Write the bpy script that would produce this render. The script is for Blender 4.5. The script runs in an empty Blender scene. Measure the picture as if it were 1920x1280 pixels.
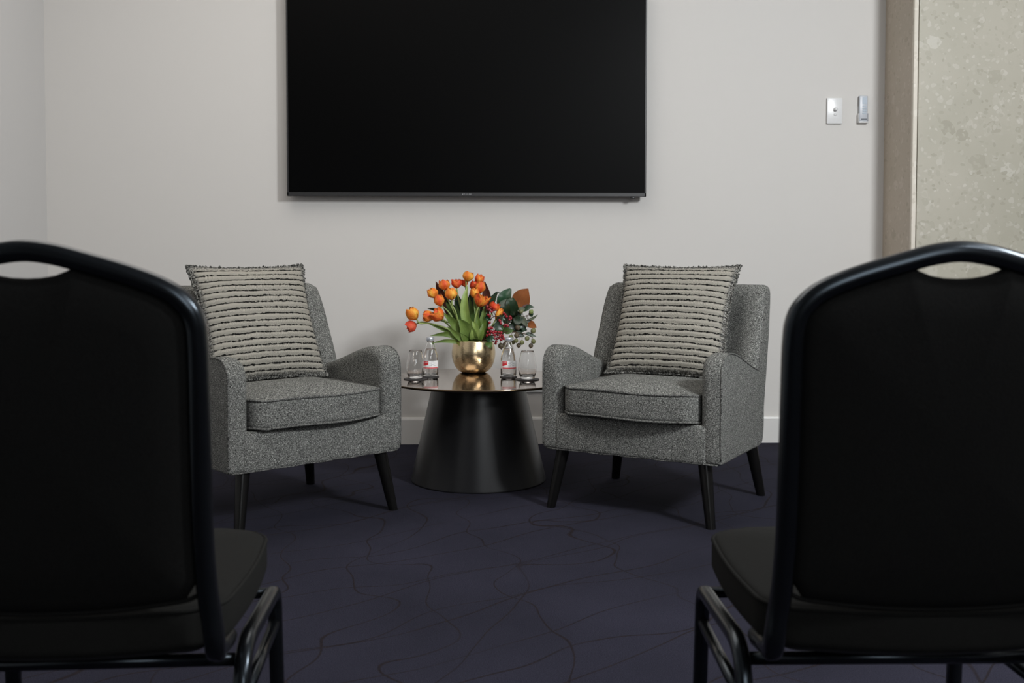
import bpy, bmesh, math, random
from mathutils import Vector, Matrix, noise
random.seed(7)
COL = bpy.context.scene.collection
PI = math.pi

# ------------------------------------------------------------------ camera model (1920x1280)
F, H, PITCH, ROLL, YAW, PPY = 1983.3, .893, .0380, .0007, .0289, 547.8
WALL = 4.912
_fwd = Vector((math.sin(YAW)*math.cos(PITCH), math.cos(YAW)*math.cos(PITCH), -math.sin(PITCH)))
_r = Vector((math.cos(YAW), -math.sin(YAW), 0))
_u = _r.cross(_fwd)
_r2 = _r*math.cos(ROLL)+_u*math.sin(ROLL)
_u2 = -_r*math.sin(ROLL)+_u*math.cos(ROLL)
def at(px, py, Y):
    d = _fwd*F+_r2*(px-960)+_u2*(PPY-py)
    t = Y/d.y
    return Vector((d.x*t, Y, H+d.z*t))
def atz(px, py, z):
    d = _fwd*F+_r2*(px-960)+_u2*(PPY-py)
    t = (z-H)/d.z
    return Vector((d.x*t, d.y*t, z))

cd = bpy.data.cameras.new('camera'); cam = bpy.data.objects.new('camera', cd); COL.objects.link(cam)
M3 = Matrix((_r2, _u2, -_fwd)).transposed()
cam.matrix_world = Matrix.Translation((0, 0, H)) @ M3.to_4x4()
cd.sensor_fit = 'HORIZONTAL'; cd.sensor_width = 36.0
cd.lens = F/1920*36.0
cd.shift_y = -(640-PPY)/1920
cd.clip_start = .02; cd.clip_end = 60
cd.dof.use_dof = True; cd.dof.focus_distance = 3.9; cd.dof.aperture_fstop = 7.5
bpy.context.scene.camera = cam

# ------------------------------------------------------------------ materials
def lin(c):
    c = c/255.0
    return c/12.92 if c <= .04045 else ((c+.055)/1.055)**2.4
def rgb(r, g, b): return (lin(r), lin(g), lin(b), 1)
class Mat:
    def __init__(s, name, color=(.5, .5, .5, 1), rough=.5, metal=0, spec=.5, **kw):
        s.m = bpy.data.materials.new(name); s.m.use_nodes = True
        s.t = s.m.node_tree; s.n = s.t.nodes; s.b = s.n['Principled BSDF']
        s.b.inputs['Base Color'].default_value = color
        s.b.inputs['Roughness'].default_value = rough
        s.b.inputs['Metallic'].default_value = metal
        s.b.inputs['Specular IOR Level'].default_value = spec
        for k, v in kw.items(): s.b.inputs[k.replace('_', ' ')].default_value = v
    def node(s, typ, **kw):
        n = s.n.new(typ)
        for k, v in kw.items():
            if k.startswith('i_'): n.inputs[k[2:].replace('_', ' ')].default_value = v
            else: setattr(n, k, v)
        return n
    def link(s, a, b): s.t.links.new(a, b)
    def coord(s, kind='Object', scale=(1, 1, 1), rot=(0, 0, 0)):
        c = s.node('ShaderNodeTexCoord'); mp = s.node('ShaderNodeMapping')
        mp.inputs['Scale'].default_value = scale; mp.inputs['Rotation'].default_value = rot
        s.link(c.outputs[kind], mp.inputs['Vector']); return mp.outputs['Vector']
    def noise(s, vec, scale, detail=2, rough=.5):
        n = s.node('ShaderNodeTexNoise'); n.inputs['Scale'].default_value = scale
        n.inputs['Detail'].default_value = detail; n.inputs['Roughness'].default_value = rough
        s.link(vec, n.inputs['Vector']); return n
    def ramp(s, fac, stops, interp='LINEAR'):
        r = s.node('ShaderNodeValToRGB'); e = r.color_ramp.elements; r.color_ramp.interpolation = interp
        while len(e) < len(stops): e.new(.5)
        for i, (p, c) in enumerate(stops): e[i].position = p; e[i].color = c
        s.link(fac, r.inputs['Fac']); return r.outputs['Color']
    def math(s, op, a, b=None, clamp=False):
        n = s.node('ShaderNodeMath', operation=op); n.use_clamp = clamp
        for i, v in enumerate((a, b)):
            if v is None: continue
            if isinstance(v, (int, float)): n.inputs[i].default_value = v
            else: s.link(v, n.inputs[i])
        return n.outputs[0]
    def mix(s, fac, a, b, blend='MIX'):
        n = s.node('ShaderNodeMix', data_type='RGBA', blend_type=blend)
        for sock, v in ((n.inputs[0], fac), (n.inputs[6], a), (n.inputs[7], b)):
            if isinstance(v, (int, float)): sock.default_value = v
            elif isinstance(v, tuple): sock.default_value = v
            else: s.link(v, sock)
        return n.outputs[2]
    def color(s, c): s.link(c, s.b.inputs['Base Color'])
    def bump(s, h, strength=.3, dist=.001):
        n = s.node('ShaderNodeBump'); n.inputs['Strength'].default_value = strength
        n.inputs['Distance'].default_value = dist
        s.link(h, n.inputs['Height']); s.link(n.outputs['Normal'], s.b.inputs['Normal'])

MT = {}
def reg(k, m): MT[k] = m.m; return m

# painted walls
m = reg('wall', Mat('wall_paint', (.615, .595, .57, 1), .75, spec=.25))
n = m.noise(m.coord(), 180, 3); m.bump(n.outputs['Fac'], .06, .001)
m = reg('wall_left', Mat('wall_paint_left', (.56, .55, .54, 1), .75, spec=.25))
n = m.noise(m.coord(), 180, 3); m.bump(n.outputs['Fac'], .06, .001)
m = reg('wall_dim', Mat('wall_paint_dim', (.34, .335, .33, 1), .8, spec=.2))
n = m.noise(m.coord(), 60, 2); m.bump(n.outputs['Fac'], .05, .001)
m = reg('ceil', Mat('ceiling_paint', (.72, .71, .70, 1), .9, spec=.1))
n = m.noise(m.coord(), 90, 2); m.bump(n.outputs['Fac'], .05, .001)
m = reg('skirt', Mat('skirting_paint', (.66, .65, .63, 1), .35, spec=.4))
n = m.noise(m.coord(), 40, 2); m.bump(n.outputs['Fac'], .03, .001)

# carpet: dark blue-violet with thin brown vein lines
m = reg('carpet', Mat('carpet_pile', (.03, .03, .05, 1), .95, spec=.08))
v = m.coord()
lines = None
sxyz = m.node('ShaderNodeSeparateXYZ'); m.link(v, sxyz.inputs[0])
for k, (ang, per, amp, nsc, w) in enumerate(((36, .24, .30, 1.5, .0125), (30, .33, .42, 1.9, .0095), (104, .34, .62, 2.6, .0105), (78, .52, .75, 2.1, .0075))):
    # a family of long wandering lines running at `ang` degrees
    ar = math.radians(ang); nx, ny = -math.sin(ar)/per, math.cos(ar)/per
    mp = m.node('ShaderNodeMapping'); mp.inputs['Location'].default_value = (k*3.7, k*1.9, 0)
    m.link(v, mp.inputs['Vector']); nz_ = m.noise(mp.outputs['Vector'], nsc, 1.2, .4)
    ph = m.math('ADD', m.math('ADD', m.math('MULTIPLY', sxyz.outputs[0], nx), m.math('MULTIPLY', sxyz.outputs[1], ny)), m.math('MULTIPLY', nz_.outputs['Fac'], amp/per*1.0))
    fr_ = m.math('ABSOLUTE', m.math('SUBTRACT', m.math('FRACT', ph), .5))
    l = m.node('ShaderNodeMapRange'); l.inputs['From Min'].default_value = w*.4; l.inputs['From Max'].default_value = w*1.15
    l.inputs['To Min'].default_value = 1; l.inputs['To Max'].default_value = 0
    m.link(fr_, l.inputs['Value'])
    brk = m.noise(mp.outputs['Vector'], 2.4, 1); bk = m.math('MULTIPLY', l.outputs[0], m.math('MULTIPLY', m.math('SUBTRACT', brk.outputs['Fac'], .18), 4, True))
    lines = bk if lines is None else m.math('MAXIMUM', lines, bk)
big = m.noise(v, 2.2, 3); fine = m.noise(v, 420, 2, .7); dash = m.noise(v, 160, 2)
basec = m.ramp(big.outputs['Fac'], [(.3, (.0190, .0188, .0290, 1)), (.7, (.0275, .0268, .0420, 1))])
basec = m.mix(.75, basec, m.ramp(fine.outputs['Fac'], [(.3, (.35, .35, .35, 1)), (.72, (1.75, 1.75, 1.75, 1))]), 'MULTIPLY')
linec = m.ramp(dash.outputs['Fac'], [(.35, (.0075, .0068, .0080, 1)), (.78, (.030, .017, .012, 1))])
m.color(m.mix(m.math('MULTIPLY', lines, .75), basec, linec)); m.bump(fine.outputs['Fac'], .6, .004)

# terrazzo
def terrazzo(key, base, lo, hi):
    m = reg(key, Mat('terrazzo_'+key, base, .45, spec=.3))
    v = m.coord(); dn = m.noise(v, 14, 2)
    ad = m.node('ShaderNodeVectorMath', operation='MULTIPLY_ADD'); ad.inputs[1].default_value = (.05, .05, .05)
    m.link(dn.outputs['Color'], ad.inputs[0]); m.link(v, ad.inputs[2])
    c = None
    for sc, thr, amt in ((15, .76, .9), (29, .58, .85), (60, .45, .8)):
        vo = m.node('ShaderNodeTexVoronoi', feature='F1'); vo.inputs['Scale'].default_value = sc; vo.inputs['Randomness'].default_value = 1
        m.link(ad.outputs[0], vo.inputs['Vector'])
        sep = m.node('ShaderNodeSeparateColor'); m.link(vo.outputs['Color'], sep.inputs[0])
        chip = m.math('MULTIPLY', m.math('GREATER_THAN', sep.outputs[0], thr), m.math('LESS_THAN', vo.outputs['Distance'], .50))
        cc = m.ramp(sep.outputs[1], [(0, lo), (.35, base), (.6, base), (1, hi)])
        c = m.mix(m.math('MULTIPLY', chip, amt), c if c is not None else base, cc)
    cl = m.noise(v, 3, 3)
    c = m.mix(.5, c, m.ramp(cl.outputs['Fac'], [(.3, (.86, .87, .83, 1)), (.7, (1.08, 1.07, 1.07, 1))]), 'MULTIPLY')
    m.color(c); m.bump(dn.outputs['Fac'], .05, .002)
terrazzo('cream', (.435, .409, .342, 1), (.355, .332, .268, 1), (.535, .512, .452, 1))
terrazzo('brown', (.48, .415, .34, 1), (.40, .345, .27, 1), (.56, .49, .42, 1))
terrazzo('pale', (.66, .61, .53, 1), (.55, .5, .42, 1), (.74, .7, .62, 1))

# upholstery: salt and pepper boucle
m = reg('boucle', Mat('grey_boucle', (.12, .12, .115, 1), .95, spec=.12))
v = m.coord('Object', (1, 1, 1.9))
wv = m.noise(m.coord(), 60, 1)
ad = m.node('ShaderNodeVectorMath', operation='MULTIPLY_ADD'); ad.inputs[1].default_value = (.012, .012, .012)
m.link(wv.outputs['Color'], ad.inputs[0]); m.link(v, ad.inputs[2])
n1 = m.noise(ad.outputs[0], 290, 2, .6); n2 = m.noise(ad.outputs[0], 620, 1, .5)
mixn = m.math('ADD', m.math('MULTIPLY', n1.outputs['Fac'], .6), m.math('MULTIPLY', n2.outputs['Fac'], .4))
c = m.ramp(mixn, [(.38, (.016, .016, .0155, 1)), (.47, (.080, .081, .076, 1)), (.54, (.180, .182, .171, 1)), (.63, (.52, .52, .485, 1))])
m.color(c); m.bump(mixn, .55, .003)
m = reg('boucle_piping', Mat('grey_boucle_piping', (.075, .076, .072, 1), .95, spec=.1))
n1 = m.noise(m.coord(), 260, 2, .6)
m.color(m.ramp(n1.outputs['Fac'], [(.36, (.02, .02, .02, 1)), (.66, (.24, .24, .225, 1))])); m.bump(n1.outputs['Fac'], .5, .002)
m = reg('black_wood', Mat('black_stained_wood', (.010, .0095, .009, 1), .26, spec=.3))
n = m.noise(m.coord('Object', (12, 12, 1)), 40, 3); m.color(m.ramp(n.outputs['Fac'], [(.3, (.003, .003, .003, 1)), (.75, (.007, .0065, .006, 1))]))

# pillow: cream / black woven rows (uses its UV map: u across, v up)
m = reg('weave', Mat('woven_rows', (.4, .38, .33, 1), .95, spec=.1))
uvn = m.node('ShaderNodeTexCoord'); sx = m.node('ShaderNodeSeparateXYZ'); m.link(uvn.outputs['UV'], sx.inputs[0])
u_, v_ = sx.outputs[0], sx.outputs[1]
sc1 = m.coord('UV', (26, 60, 1)); nz = m.noise(sc1, 1, 2, .6)
sc2 = m.coord('UV', (6, 10, 1)); nz2 = m.noise(sc2, 1, 1)
vv = m.math('ADD', m.math('MULTIPLY', v_, 19.0), m.math('ADD', m.math('MULTIPLY', m.math('SUBTRACT', nz.outputs['Fac'], .5), .42), m.math('MULTIPLY', m.math('SUBTRACT', nz2.outputs['Fac'], .5), .35)))
fr = m.math('ABSOLUTE', m.math('SUBTRACT', m.math('FRACT', vv), .5))     # .5 at gap, 0 mid row
gapn = m.noise(m.coord('UV', (60, 44, 1)), 1, 2)
gap = m.math('MULTIPLY', m.math('SUBTRACT', m.math('ADD', fr, m.math('MULTIPLY', m.math('SUBTRACT', gapn.outputs['Fac'], .5), .36)), .345), 10, True)
# twill: fine diagonal flecks that change hand every row
rowpar = m.math('SUBTRACT', m.math('MULTIPLY', m.math('GREATER_THAN', m.math('FRACT', m.math('MULTIPLY', vv, .5)), .5), 2), 1)
dg = m.math('SINE', m.math('ADD', m.math('MULTIPLY', u_, 900), m.math('MULTIPLY', m.math('MULTIPLY', vv, 22), rowpar)))
flk = m.noise(m.coord('UV', (230, 230, 1)), 1, 2)
tw = m.math('ADD', m.math('MULTIPLY', m.math('ADD', m.math('MULTIPLY', dg, .5), .5), .55), m.math('MULTIPLY', flk.outputs['Fac'], .55))
twc = m.ramp(tw, [(.20, (.035, .033, .028, 1)), (.42, (.20, .188, .160, 1)), (.62, (.42, .395, .34, 1)), (.9, (.62, .59, .51, 1))])
edg = m.math('MAXIMUM', m.math('ABSOLUTE', m.math('SUBTRACT', u_, .5)), m.math('ABSOLUTE', m.math('SUBTRACT', v_, .5)))
edn = m.noise(m.coord('UV', (34, 34, 1)), 1, 3, .6)
edm = m.math('MULTIPLY', m.math('SUBTRACT', m.math('ADD', edg, m.math('MULTIPLY', m.math('SUBTRACT', edn.outputs['Fac'], .5), .05)), .455), 40, True)
knot = m.ramp(m.noise(m.coord('UV', (85, 85, 1)), 1, 2, .6).outputs['Fac'], [(.40, (.010, .010, .010, 1)), (.5, (.08, .08, .078, 1)), (.64, (.40, .39, .36, 1))])
m.color(m.mix(m.math('MULTIPLY', edm, .8), m.mix(gap, twc, (.008, .008, .0075, 1)), knot))
hgt = m.math('SUBTRACT', m.math('ADD', m.math('MULTIPLY', dg, .10), 1), m.math('MULTIPLY', gap, 1)); m.bump(hgt, .7, .004)
m = reg('fringe', Mat('knotted_edge_yarn', (.1, .1, .09, 1), .95, spec=.1))
n = m.noise(m.coord(), 240, 2, .7); m.color(m.ramp(n.outputs['Fac'], [(.38, (.008, .008, .008, 1)), (.5, (.08, .08, .075, 1)), (.68, (.40, .39, .35, 1))])); m.bump(n.outputs['Fac'], .7, .003)

# black conference chairs
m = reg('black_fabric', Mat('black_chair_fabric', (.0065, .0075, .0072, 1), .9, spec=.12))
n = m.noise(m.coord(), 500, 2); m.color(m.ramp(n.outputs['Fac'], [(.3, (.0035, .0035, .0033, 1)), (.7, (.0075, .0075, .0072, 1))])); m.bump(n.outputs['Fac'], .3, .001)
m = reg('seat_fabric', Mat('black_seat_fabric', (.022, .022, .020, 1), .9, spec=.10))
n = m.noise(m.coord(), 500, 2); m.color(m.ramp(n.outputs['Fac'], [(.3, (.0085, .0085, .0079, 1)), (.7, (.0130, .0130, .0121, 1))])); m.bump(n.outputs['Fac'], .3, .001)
m = reg('black_tube', Mat('black_powder_coat', (.0030, .0032, .0036, 1), .24, spec=.5, Specular_Tint=(.72, .86, 1, 1)))  # bluish specular tint puts a cool light cast into the tube highlights
n = m.noise(m.coord(), 900, 1); m.bump(n.outputs['Fac'], .04, .0005)
m = reg('rubber', Mat('black_rubber', (.01, .01, .01, 1), .8)); n = m.noise(m.coord(), 300, 1); m.bump(n.outputs['Fac'], .1, .0005)

# tv
m = reg('screen', Mat('tv_screen', (.0010, .0010, .0011, 1), .36, spec=.05)); n = m.noise(m.coord(), 1.2, 1)
m.link(m.ramp(n.outputs['Fac'], [(.3, (.40, .40, .40, 1)), (.7, (.43, .43, .43, 1))]), m.b.inputs['Roughness'])
m = reg('bezel', Mat('tv_bezel', (.018, .018, .019, 1), .38, spec=.5)); n = m.noise(m.coord('Object', (1, 1, 40)), 90, 1); m.bump(n.outputs['Fac'], .05, .0003)
m = reg('silver', Mat('silver_print', (.45, .45, .46, 1), .4, .6)); n = m.noise(m.coord(), 300, 1); m.bump(n.outputs['Fac'], .02, .0002)
m = reg('white_plastic', Mat('white_plastic', (.70, .70, .70, 1), .25, spec=.5)); n = m.noise(m.coord(), 50, 1); m.bump(n.outputs['Fac'], .01, .0003)
m = reg('grey_plastic', Mat('pale_grey_plastic', (.46, .48, .52, 1), .35)); n = m.noise(m.coord(), 50, 1); m.bump(n.outputs['Fac'], .01, .0003)
m = reg('blue_grey', Mat('blue_grey_panel', (.34, .40, .47, 1), .35)); n = m.noise(m.coord(), 50, 1); m.bump(n.outputs['Fac'], .01, .0003)
m = reg('dark_print', Mat('dark_grey_print', (.09, .10, .12, 1), .5)); n = m.noise(m.coord(), 50, 1); m.bump(n.outputs['Fac'], .01, .0003)

# table
m = reg('table_top', Mat('bronze_mirror_top', (.56, .47, .40, 1), .07, 1.0)); n = m.noise(m.coord(), 6, 2)
m.color(m.ramp(n.outputs['Fac'], [(.3, (.40, .33, .28, 1)), (.7, (.44, .365, .31, 1))]))
m = reg('table_edge', Mat('dark_bronze_edge', (.10, .07, .04, 1), .35, 1.0)); n = m.noise(m.coord(), 60, 2); m.bump(n.outputs['Fac'], .05, .0005)
m = reg('table_base', Mat('satin_black_metal', (.0065, .0065, .0075, 1), .33, spec=.5)); n = m.noise(m.coord(), 700, 2); m.bump(n.outputs['Fac'], .08, .0005)
m = reg('brass', Mat('brushed_brass', (.72, .57, .355, 1), .24, 1.0))
n = m.noise(m.coord('Object', (1, 1, 26)), 70, 3); m.bump(n.outputs['Fac'], .10, .0006)
m.link(m.ramp(n.outputs['Fac'], [(.3, (.19, .19, .19, 1)), (.7, (.30, .30, .30, 1))]), m.b.inputs['Roughness'])
m = reg('brass_in', Mat('vase_inside', (.10, .07, .035, 1), .5, .8)); n = m.noise(m.coord(), 60, 2); m.bump(n.outputs['Fac'], .05, .0005)
m = reg('coaster', Mat('dark_slate_coaster', (.028, .026, .026, 1), .6)); n = m.noise(m.coord(), 120, 2); m.bump(n.outputs['Fac'], .1, .0005)
m = reg('glass', Mat('clear_glass', (1, 1, 1, 1), .0, Transmission_Weight=1.0, IOR=1.45)); n = m.noise(m.coord(), 8, 1); m.bump(n.outputs['Fac'], .004, .0004)
m = reg('water', Mat('water', (1, 1, 1, 1), .0, Transmission_Weight=1.0, IOR=1.33)); n = m.noise(m.coord(), 8, 1); m.bump(n.outputs['Fac'], .002, .0003)
m = reg('cap', Mat('pale_blue_silver_cap', (.62, .66, .72, 1), .3, .7)); n = m.noise(m.coord(), 90, 1); m.bump(n.outputs['Fac'], .03, .0003)
m = reg('label_white', Mat('label_white', (.80, .80, .80, 1), .5)); n = m.noise(m.coord(), 60, 1); m.bump(n.outputs['Fac'], .01, .0002)
m = reg('label_red', Mat('label_red', (.60, .025, .035, 1), .5)); n = m.noise(m.coord(), 60, 1); m.bump(n.outputs['Fac'], .01, .0002)
m = reg('label_grey', Mat('label_grey_print', (.42, .42, .45, 1), .5)); n = m.noise(m.coord(), 60, 1); m.bump(n.outputs['Fac'], .01, .0002)

# flowers
def petal_mat(key, c0, c1, c2):
    m = reg(key, Mat('petal_'+key, c1, .5, spec=.25, Subsurface_Weight=.0))
    tc = m.node('ShaderNodeTexCoord'); sp = m.node('ShaderNodeSeparateXYZ'); m.link(tc.outputs['UV'], sp.inputs[0])
    st = m.noise(m.coord('UV', (18, 2.0, 1)), 1.5, 2, .6)
    e = m.math('ABSOLUTE', m.math('SUBTRACT', m.math('FRACT', sp.outputs[0]), .5))      # 0 midrib .. .5 edge
    f = m.math('ADD', m.math('MULTIPLY', e, 1.25), m.math('MULTIPLY', m.math('SUBTRACT', st.outputs['Fac'], .5), 1.0))
    c = m.ramp(f, [(.05, c0), (.38, c1), (.72, c2)])
    base = m.ramp(sp.outputs[1], [(.0, (.42, .36, .08, 1)), (.18, (1, 1, 1, 1))])
    m.color(m.mix(1.0, c, base, 'MULTIPLY'))
    m.bump(st.outputs['Fac'], .35, .002)
petal_mat('orange', (.70, .085, .022, 1), (.80, .20, .035, 1), (.86, .44, .06, 1))
petal_mat('amber', (.74, .18, .028, 1), (.84, .33, .04, 1), (.86, .55, .09, 1))
petal_mat('scarlet', (.66, .05, .018, 1), (.74, .105, .03, 1), (.84, .28, .05, 1))
petal_mat('coral', (.66, .07, .035, 1), (.72, .10, .05, 1), (.78, .18, .08, 1))
def leaf_mat(key, a, b, rough=.4, spec=.4):
    m = reg(key, Mat('leaf_'+key, a, rough, spec=spec))
    st = m.noise(m.coord('UV', (22, 1.5, 1)), 1, 2); big = m.noise(m.coord('Object'), 26, 2)
    f = m.math('ADD', m.math('MULTIPLY', st.outputs['Fac'], .5), m.math('MULTIPLY', big.outputs['Fac'], .5))
    m.color(m.ramp(f, [(.35, a), (.65, b)])); m.bump(st.outputs['Fac'], .3, .001)
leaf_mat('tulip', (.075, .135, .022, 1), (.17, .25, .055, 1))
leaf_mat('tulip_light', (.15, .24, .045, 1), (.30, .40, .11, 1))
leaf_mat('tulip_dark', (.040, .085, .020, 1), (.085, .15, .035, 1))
leaf_mat('stem', (.20, .28, .07, 1), (.32, .40, .13, 1))
leaf_mat('dark', (.008, .022, .010, 1), (.020, .052, .022, 1), .25, .6)
leaf_mat('bottle_green', (.014, .045, .022, 1), (.03, .085, .04, 1), .22, .6)
leaf_mat('rust', (.17, .052, .016, 1), (.25, .085, .026, 1), .75, .15)
leaf_mat('maroon', (.045, .012, .009, 1), (.085, .024, .015, 1), .5, .3)
leaf_mat('grey_green', (.050, .060, .036, 1), (.10, .115, .07, 1), .5, .3)
leaf_mat('bark', (.05, .030, .018, 1), (.09, .06, .035, 1), .8, .2)
def fruit_mat(key, a, b, rough):
    m = reg(key, Mat('fruit_'+key, a, rough, spec=.5)); n = m.noise(m.coord(), 90, 2)
    m.color(m.ramp(n.outputs['Fac'], [(.3, a), (.7, b)])); m.bump(n.outputs['Fac'], .1, .001)
fruit_mat('red', (.20, .008, .016, 1), (.36, .018, .03, 1), .25)
fruit_mat('pod', (.105, .115, .042, 1), (.17, .175, .075, 1), .5)
fruit_mat('pod_green', (.13, .18, .045, 1), (.22, .27, .085, 1), .45)
fruit_mat('pod_brown', (.060, .045, .026, 1), (.11, .085, .05, 1), .6)

# ------------------------------------------------------------------ objects helpers
def obj(name, bm, mat, parent=None, smooth=True, loc=None, label=None):
    me = bpy.data.meshes.new(name)
    bmesh.ops.recalc_face_normals(bm, faces=bm.faces)
    bm.to_mesh(me); bm.free()
    if smooth:
        for p in me.polygons: p.use_smooth = True
    mats = mat if isinstance(mat, (list, tuple)) else [mat]
    for k in mats: me.materials.append(MT[k])
    o = bpy.data.objects.new(name, me); COL.objects.link(o)
    if parent: o.parent = parent
    if loc is not None: o.location = loc
    if label: o['label'] = label
    return o
def sharp(o, ang=35):
    me = o.data
    bm = bmesh.new(); bm.from_mesh(me)
    for e in bm.edges:
        if len(e.link_faces) == 2 and e.calc_face_angle(0) > math.radians(ang): e.smooth = False
    bm.to_mesh(me); bm.free(); return o
def thing(name, label, cat, loc=(0, 0, 0), rz=0, group=None):
    o = bpy.data.objects.new(name, None); COL.objects.link(o); o.location = loc; o.rotation_euler = (0, 0, rz)
    o.empty_display_size = .05
    o['label'] = label; o['category'] = cat
    if group: o['group'] = group
    return o
def tag(o, label, cat, group=None):
    o['label'] = label; o['category'] = cat
    if group: o['group'] = group
    return o
def struct(o): o['kind'] = 'structure'; return o
def copy_tree(o, parent=None):
    c = o.copy(); COL.objects.link(c)
    if parent: c.parent = parent
    for ch in list(o.children): copy_tree(ch, c)
    return c

def add_box(bm, c, s, bev=0, seg=2, mi=0):
    r = bmesh.ops.create_cube(bm, size=1)
    bmesh.ops.scale(bm, vec=s, verts=r['verts']); bmesh.ops.translate(bm, vec=c, verts=r['verts'])
    fs = {f for v in r['verts'] for f in v.link_faces}
    for f in fs: f.material_index = mi
    if bev:
        es = list({e for v in r['verts'] for e in v.link_edges})
        bmesh.ops.bevel(bm, geom=es, offset=bev, segments=seg, profile=.5, affect='EDGES')
def box(c, s, bev=0, seg=2):
    bm = bmesh.new(); add_box(bm, c, s, bev, seg); return bm
def add_lathe(bm, prof, n=48, mi=0, center=(0, 0, 0), cap0=True, cap1=True):
    rings = []
    for r, z in prof:
        if r < 1e-6: rings.append([bm.verts.new((center[0], center[1], center[2]+z))])
        else: rings.append([bm.verts.new((center[0]+r*math.cos(2*PI*i/n), center[1]+r*math.sin(2*PI*i/n), center[2]+z)) for i in range(n)])
    for a, b in zip(rings, rings[1:]):
        for i in range(n):
            j = (i+1) % n
            if len(a) == 1 and len(b) == 1: continue
            if len(a) == 1: f = bm.faces.new((a[0], b[i], b[j]))
            elif len(b) == 1: f = bm.faces.new((a[i], a[j], b[0]))
            else: f = bm.faces.new((a[i], a[j], b[j], b[i]))
            f.material_index = mi
    if cap0 and len(rings[0]) > 1: bm.faces.new(rings[0]).material_index = mi
    if cap1 and len(rings[-1]) > 1: bm.faces.new(rings[-1]).material_index = mi
def lathe(prof, n=48, **k):
    bm = bmesh.new(); add_lathe(bm, prof, n, **k); return bm
def catmull(pts, n=6, closed=False):
    P = [Vector(p) for p in pts]; out = []
    N = len(P); rng = N if closed else N-1
    for i in range(rng):
        p1, p2 = P[i], P[(i+1) % N]
        p0 = P[(i-1) % N] if (closed or i > 0) else p1*2-p2
        p3 = P[(i+2) % N] if (closed or i+2 < N) else p2*2-p1
        for k in range(n):
            t = k/n
            out.append(.5*((2*p1)+(p2-p0)*t+(2*p0-5*p1+4*p2-p3)*t*t+(3*p1-p0-3*p2+p3)*t**3))
    if not closed: out.append(P[-1])
    return out
def fillet(pts, r, n=6):
    """poly-line with rounded corners; r may be a list (one per inner point)"""
    P = [Vector(p) for p in pts]; out = [P[0]]
    for i in range(1, len(P)-1):
        a, b, c = P[i-1], P[i], P[i+1]; rr = r[i-1] if isinstance(r, (list, tuple)) else r
        d1 = (a-b).normalized(); d2 = (c-b).normalized()
        ang = d1.angle(d2); t = min(rr/math.tan(ang/2), (a-b).length*.49, (c-b).length*.49)
        p, q = b+d1*t, b+d2*t
        for k in range(n+1):
            s = k/n; out.append(p*(1-s)**2+b*2*s*(1-s)+q*s*s)
    out.append(P[-1]); return out
def add_tube(bm, path, rad, n=10, closed=False, up=None, ecc=(1, 1), mi=0, power=2.0, cap=True):
    P = [Vector(p) for p in path]; N = len(P)
    rads = rad if isinstance(rad, (list, tuple)) else [rad]*N
    if len(rads) != N:
        rads = [rads[0]+(rads[-1]-rads[0])*i/(N-1) for i in range(N)]
    rings = []; prev = None
    for i in range(N):
        if closed: t = (P[(i+1) % N]-P[i-1])
        else: t = P[min(i+1, N-1)]-P[max(i-1, 0)]
        t.normalize()
        if up is not None: ref = Vector(up)
        elif prev is None: ref = Vector((0, 0, 1)) if abs(t.z) < .9 else Vector((1, 0, 0))
        else: ref = prev
        x = ref-t*ref.dot(t)
        if x.length < 1e-5: x = t.orthogonal()
        x.normalize(); y = t.cross(x); prev = x
        ring = []
        for k in range(n):
            a = 2*PI*k/n; ca, sa = math.cos(a), math.sin(a)
            if power != 2:
                ca = math.copysign(abs(ca)**(2/power), ca); sa = math.copysign(abs(sa)**(2/power), sa)
            ring.append(bm.verts.new(P[i]+(x*ca*ecc[0]+y*sa*ecc[1])*rads[i]))
        rings.append(ring)
    for i in range(N if closed else N-1):
        a, b = rings[i], rings[(i+1) % N]
        for k in range(n):
            bm.faces.new((a[k], a[(k+1) % n], b[(k+1) % n], b[k])).material_index = mi
    if cap and not closed:
        bm.faces.new(rings[0]).material_index = mi; bm.faces.new(rings[-1]).material_index = mi
def tube(path, rad, n=10, **k):
    bm = bmesh.new(); add_tube(bm, path, rad, n, **k); return bm
def loft(loops, cap=True, bm=None):
    bm = bm or bmesh.new()
    R = [[bm.verts.new(p) for p in L] for L in loops]
    n = len(R[0])
    for a, b in zip(R, R[1:]):
        for k in range(n): bm.faces.new((a[k], a[(k+1) % n], b[(k+1) % n], b[k]))
    if cap: bm.faces.new(R[0]); bm.faces.new(R[-1])
    return bm
def inset_poly(pts, d):
    """move a closed 2D polygon inwards by d (counter-clockwise input)"""
    n = len(pts); out = []
    for i in range(n):
        a, b, c = Vector(pts[i-1]), Vector(pts[i]), Vector(pts[(i+1) % n])
        n1 = (b-a); n1 = Vector((-n1.y, n1.x)).normalized() if n1.length else Vector((0, 0))
        n2 = (c-b); n2 = Vector((-n2.y, n2.x)).normalized() if n2.length else Vector((0, 0))
        nn = (n1+n2)
        if nn.length < 1e-6: nn = n1
        nn.normalize(); k = max(.5, nn.dot(n1))
        out.append(b+nn*d/k)
    return out
def add_ball(bm, c, r, mi=0, sub=2, sc=(1, 1, 1), q=None):
    g = bmesh.ops.create_icosphere(bm, subdivisions=sub, radius=r)
    bmesh.ops.scale(bm, vec=sc, verts=g['verts'])
    if q is not None: bmesh.ops.rotate(bm, matrix=q.to_matrix(), verts=g['verts'])
    bmesh.ops.translate(bm, vec=c, verts=g['verts'])
    for v in g['verts']:
        for f in v.link_faces: f.material_index = mi

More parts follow.
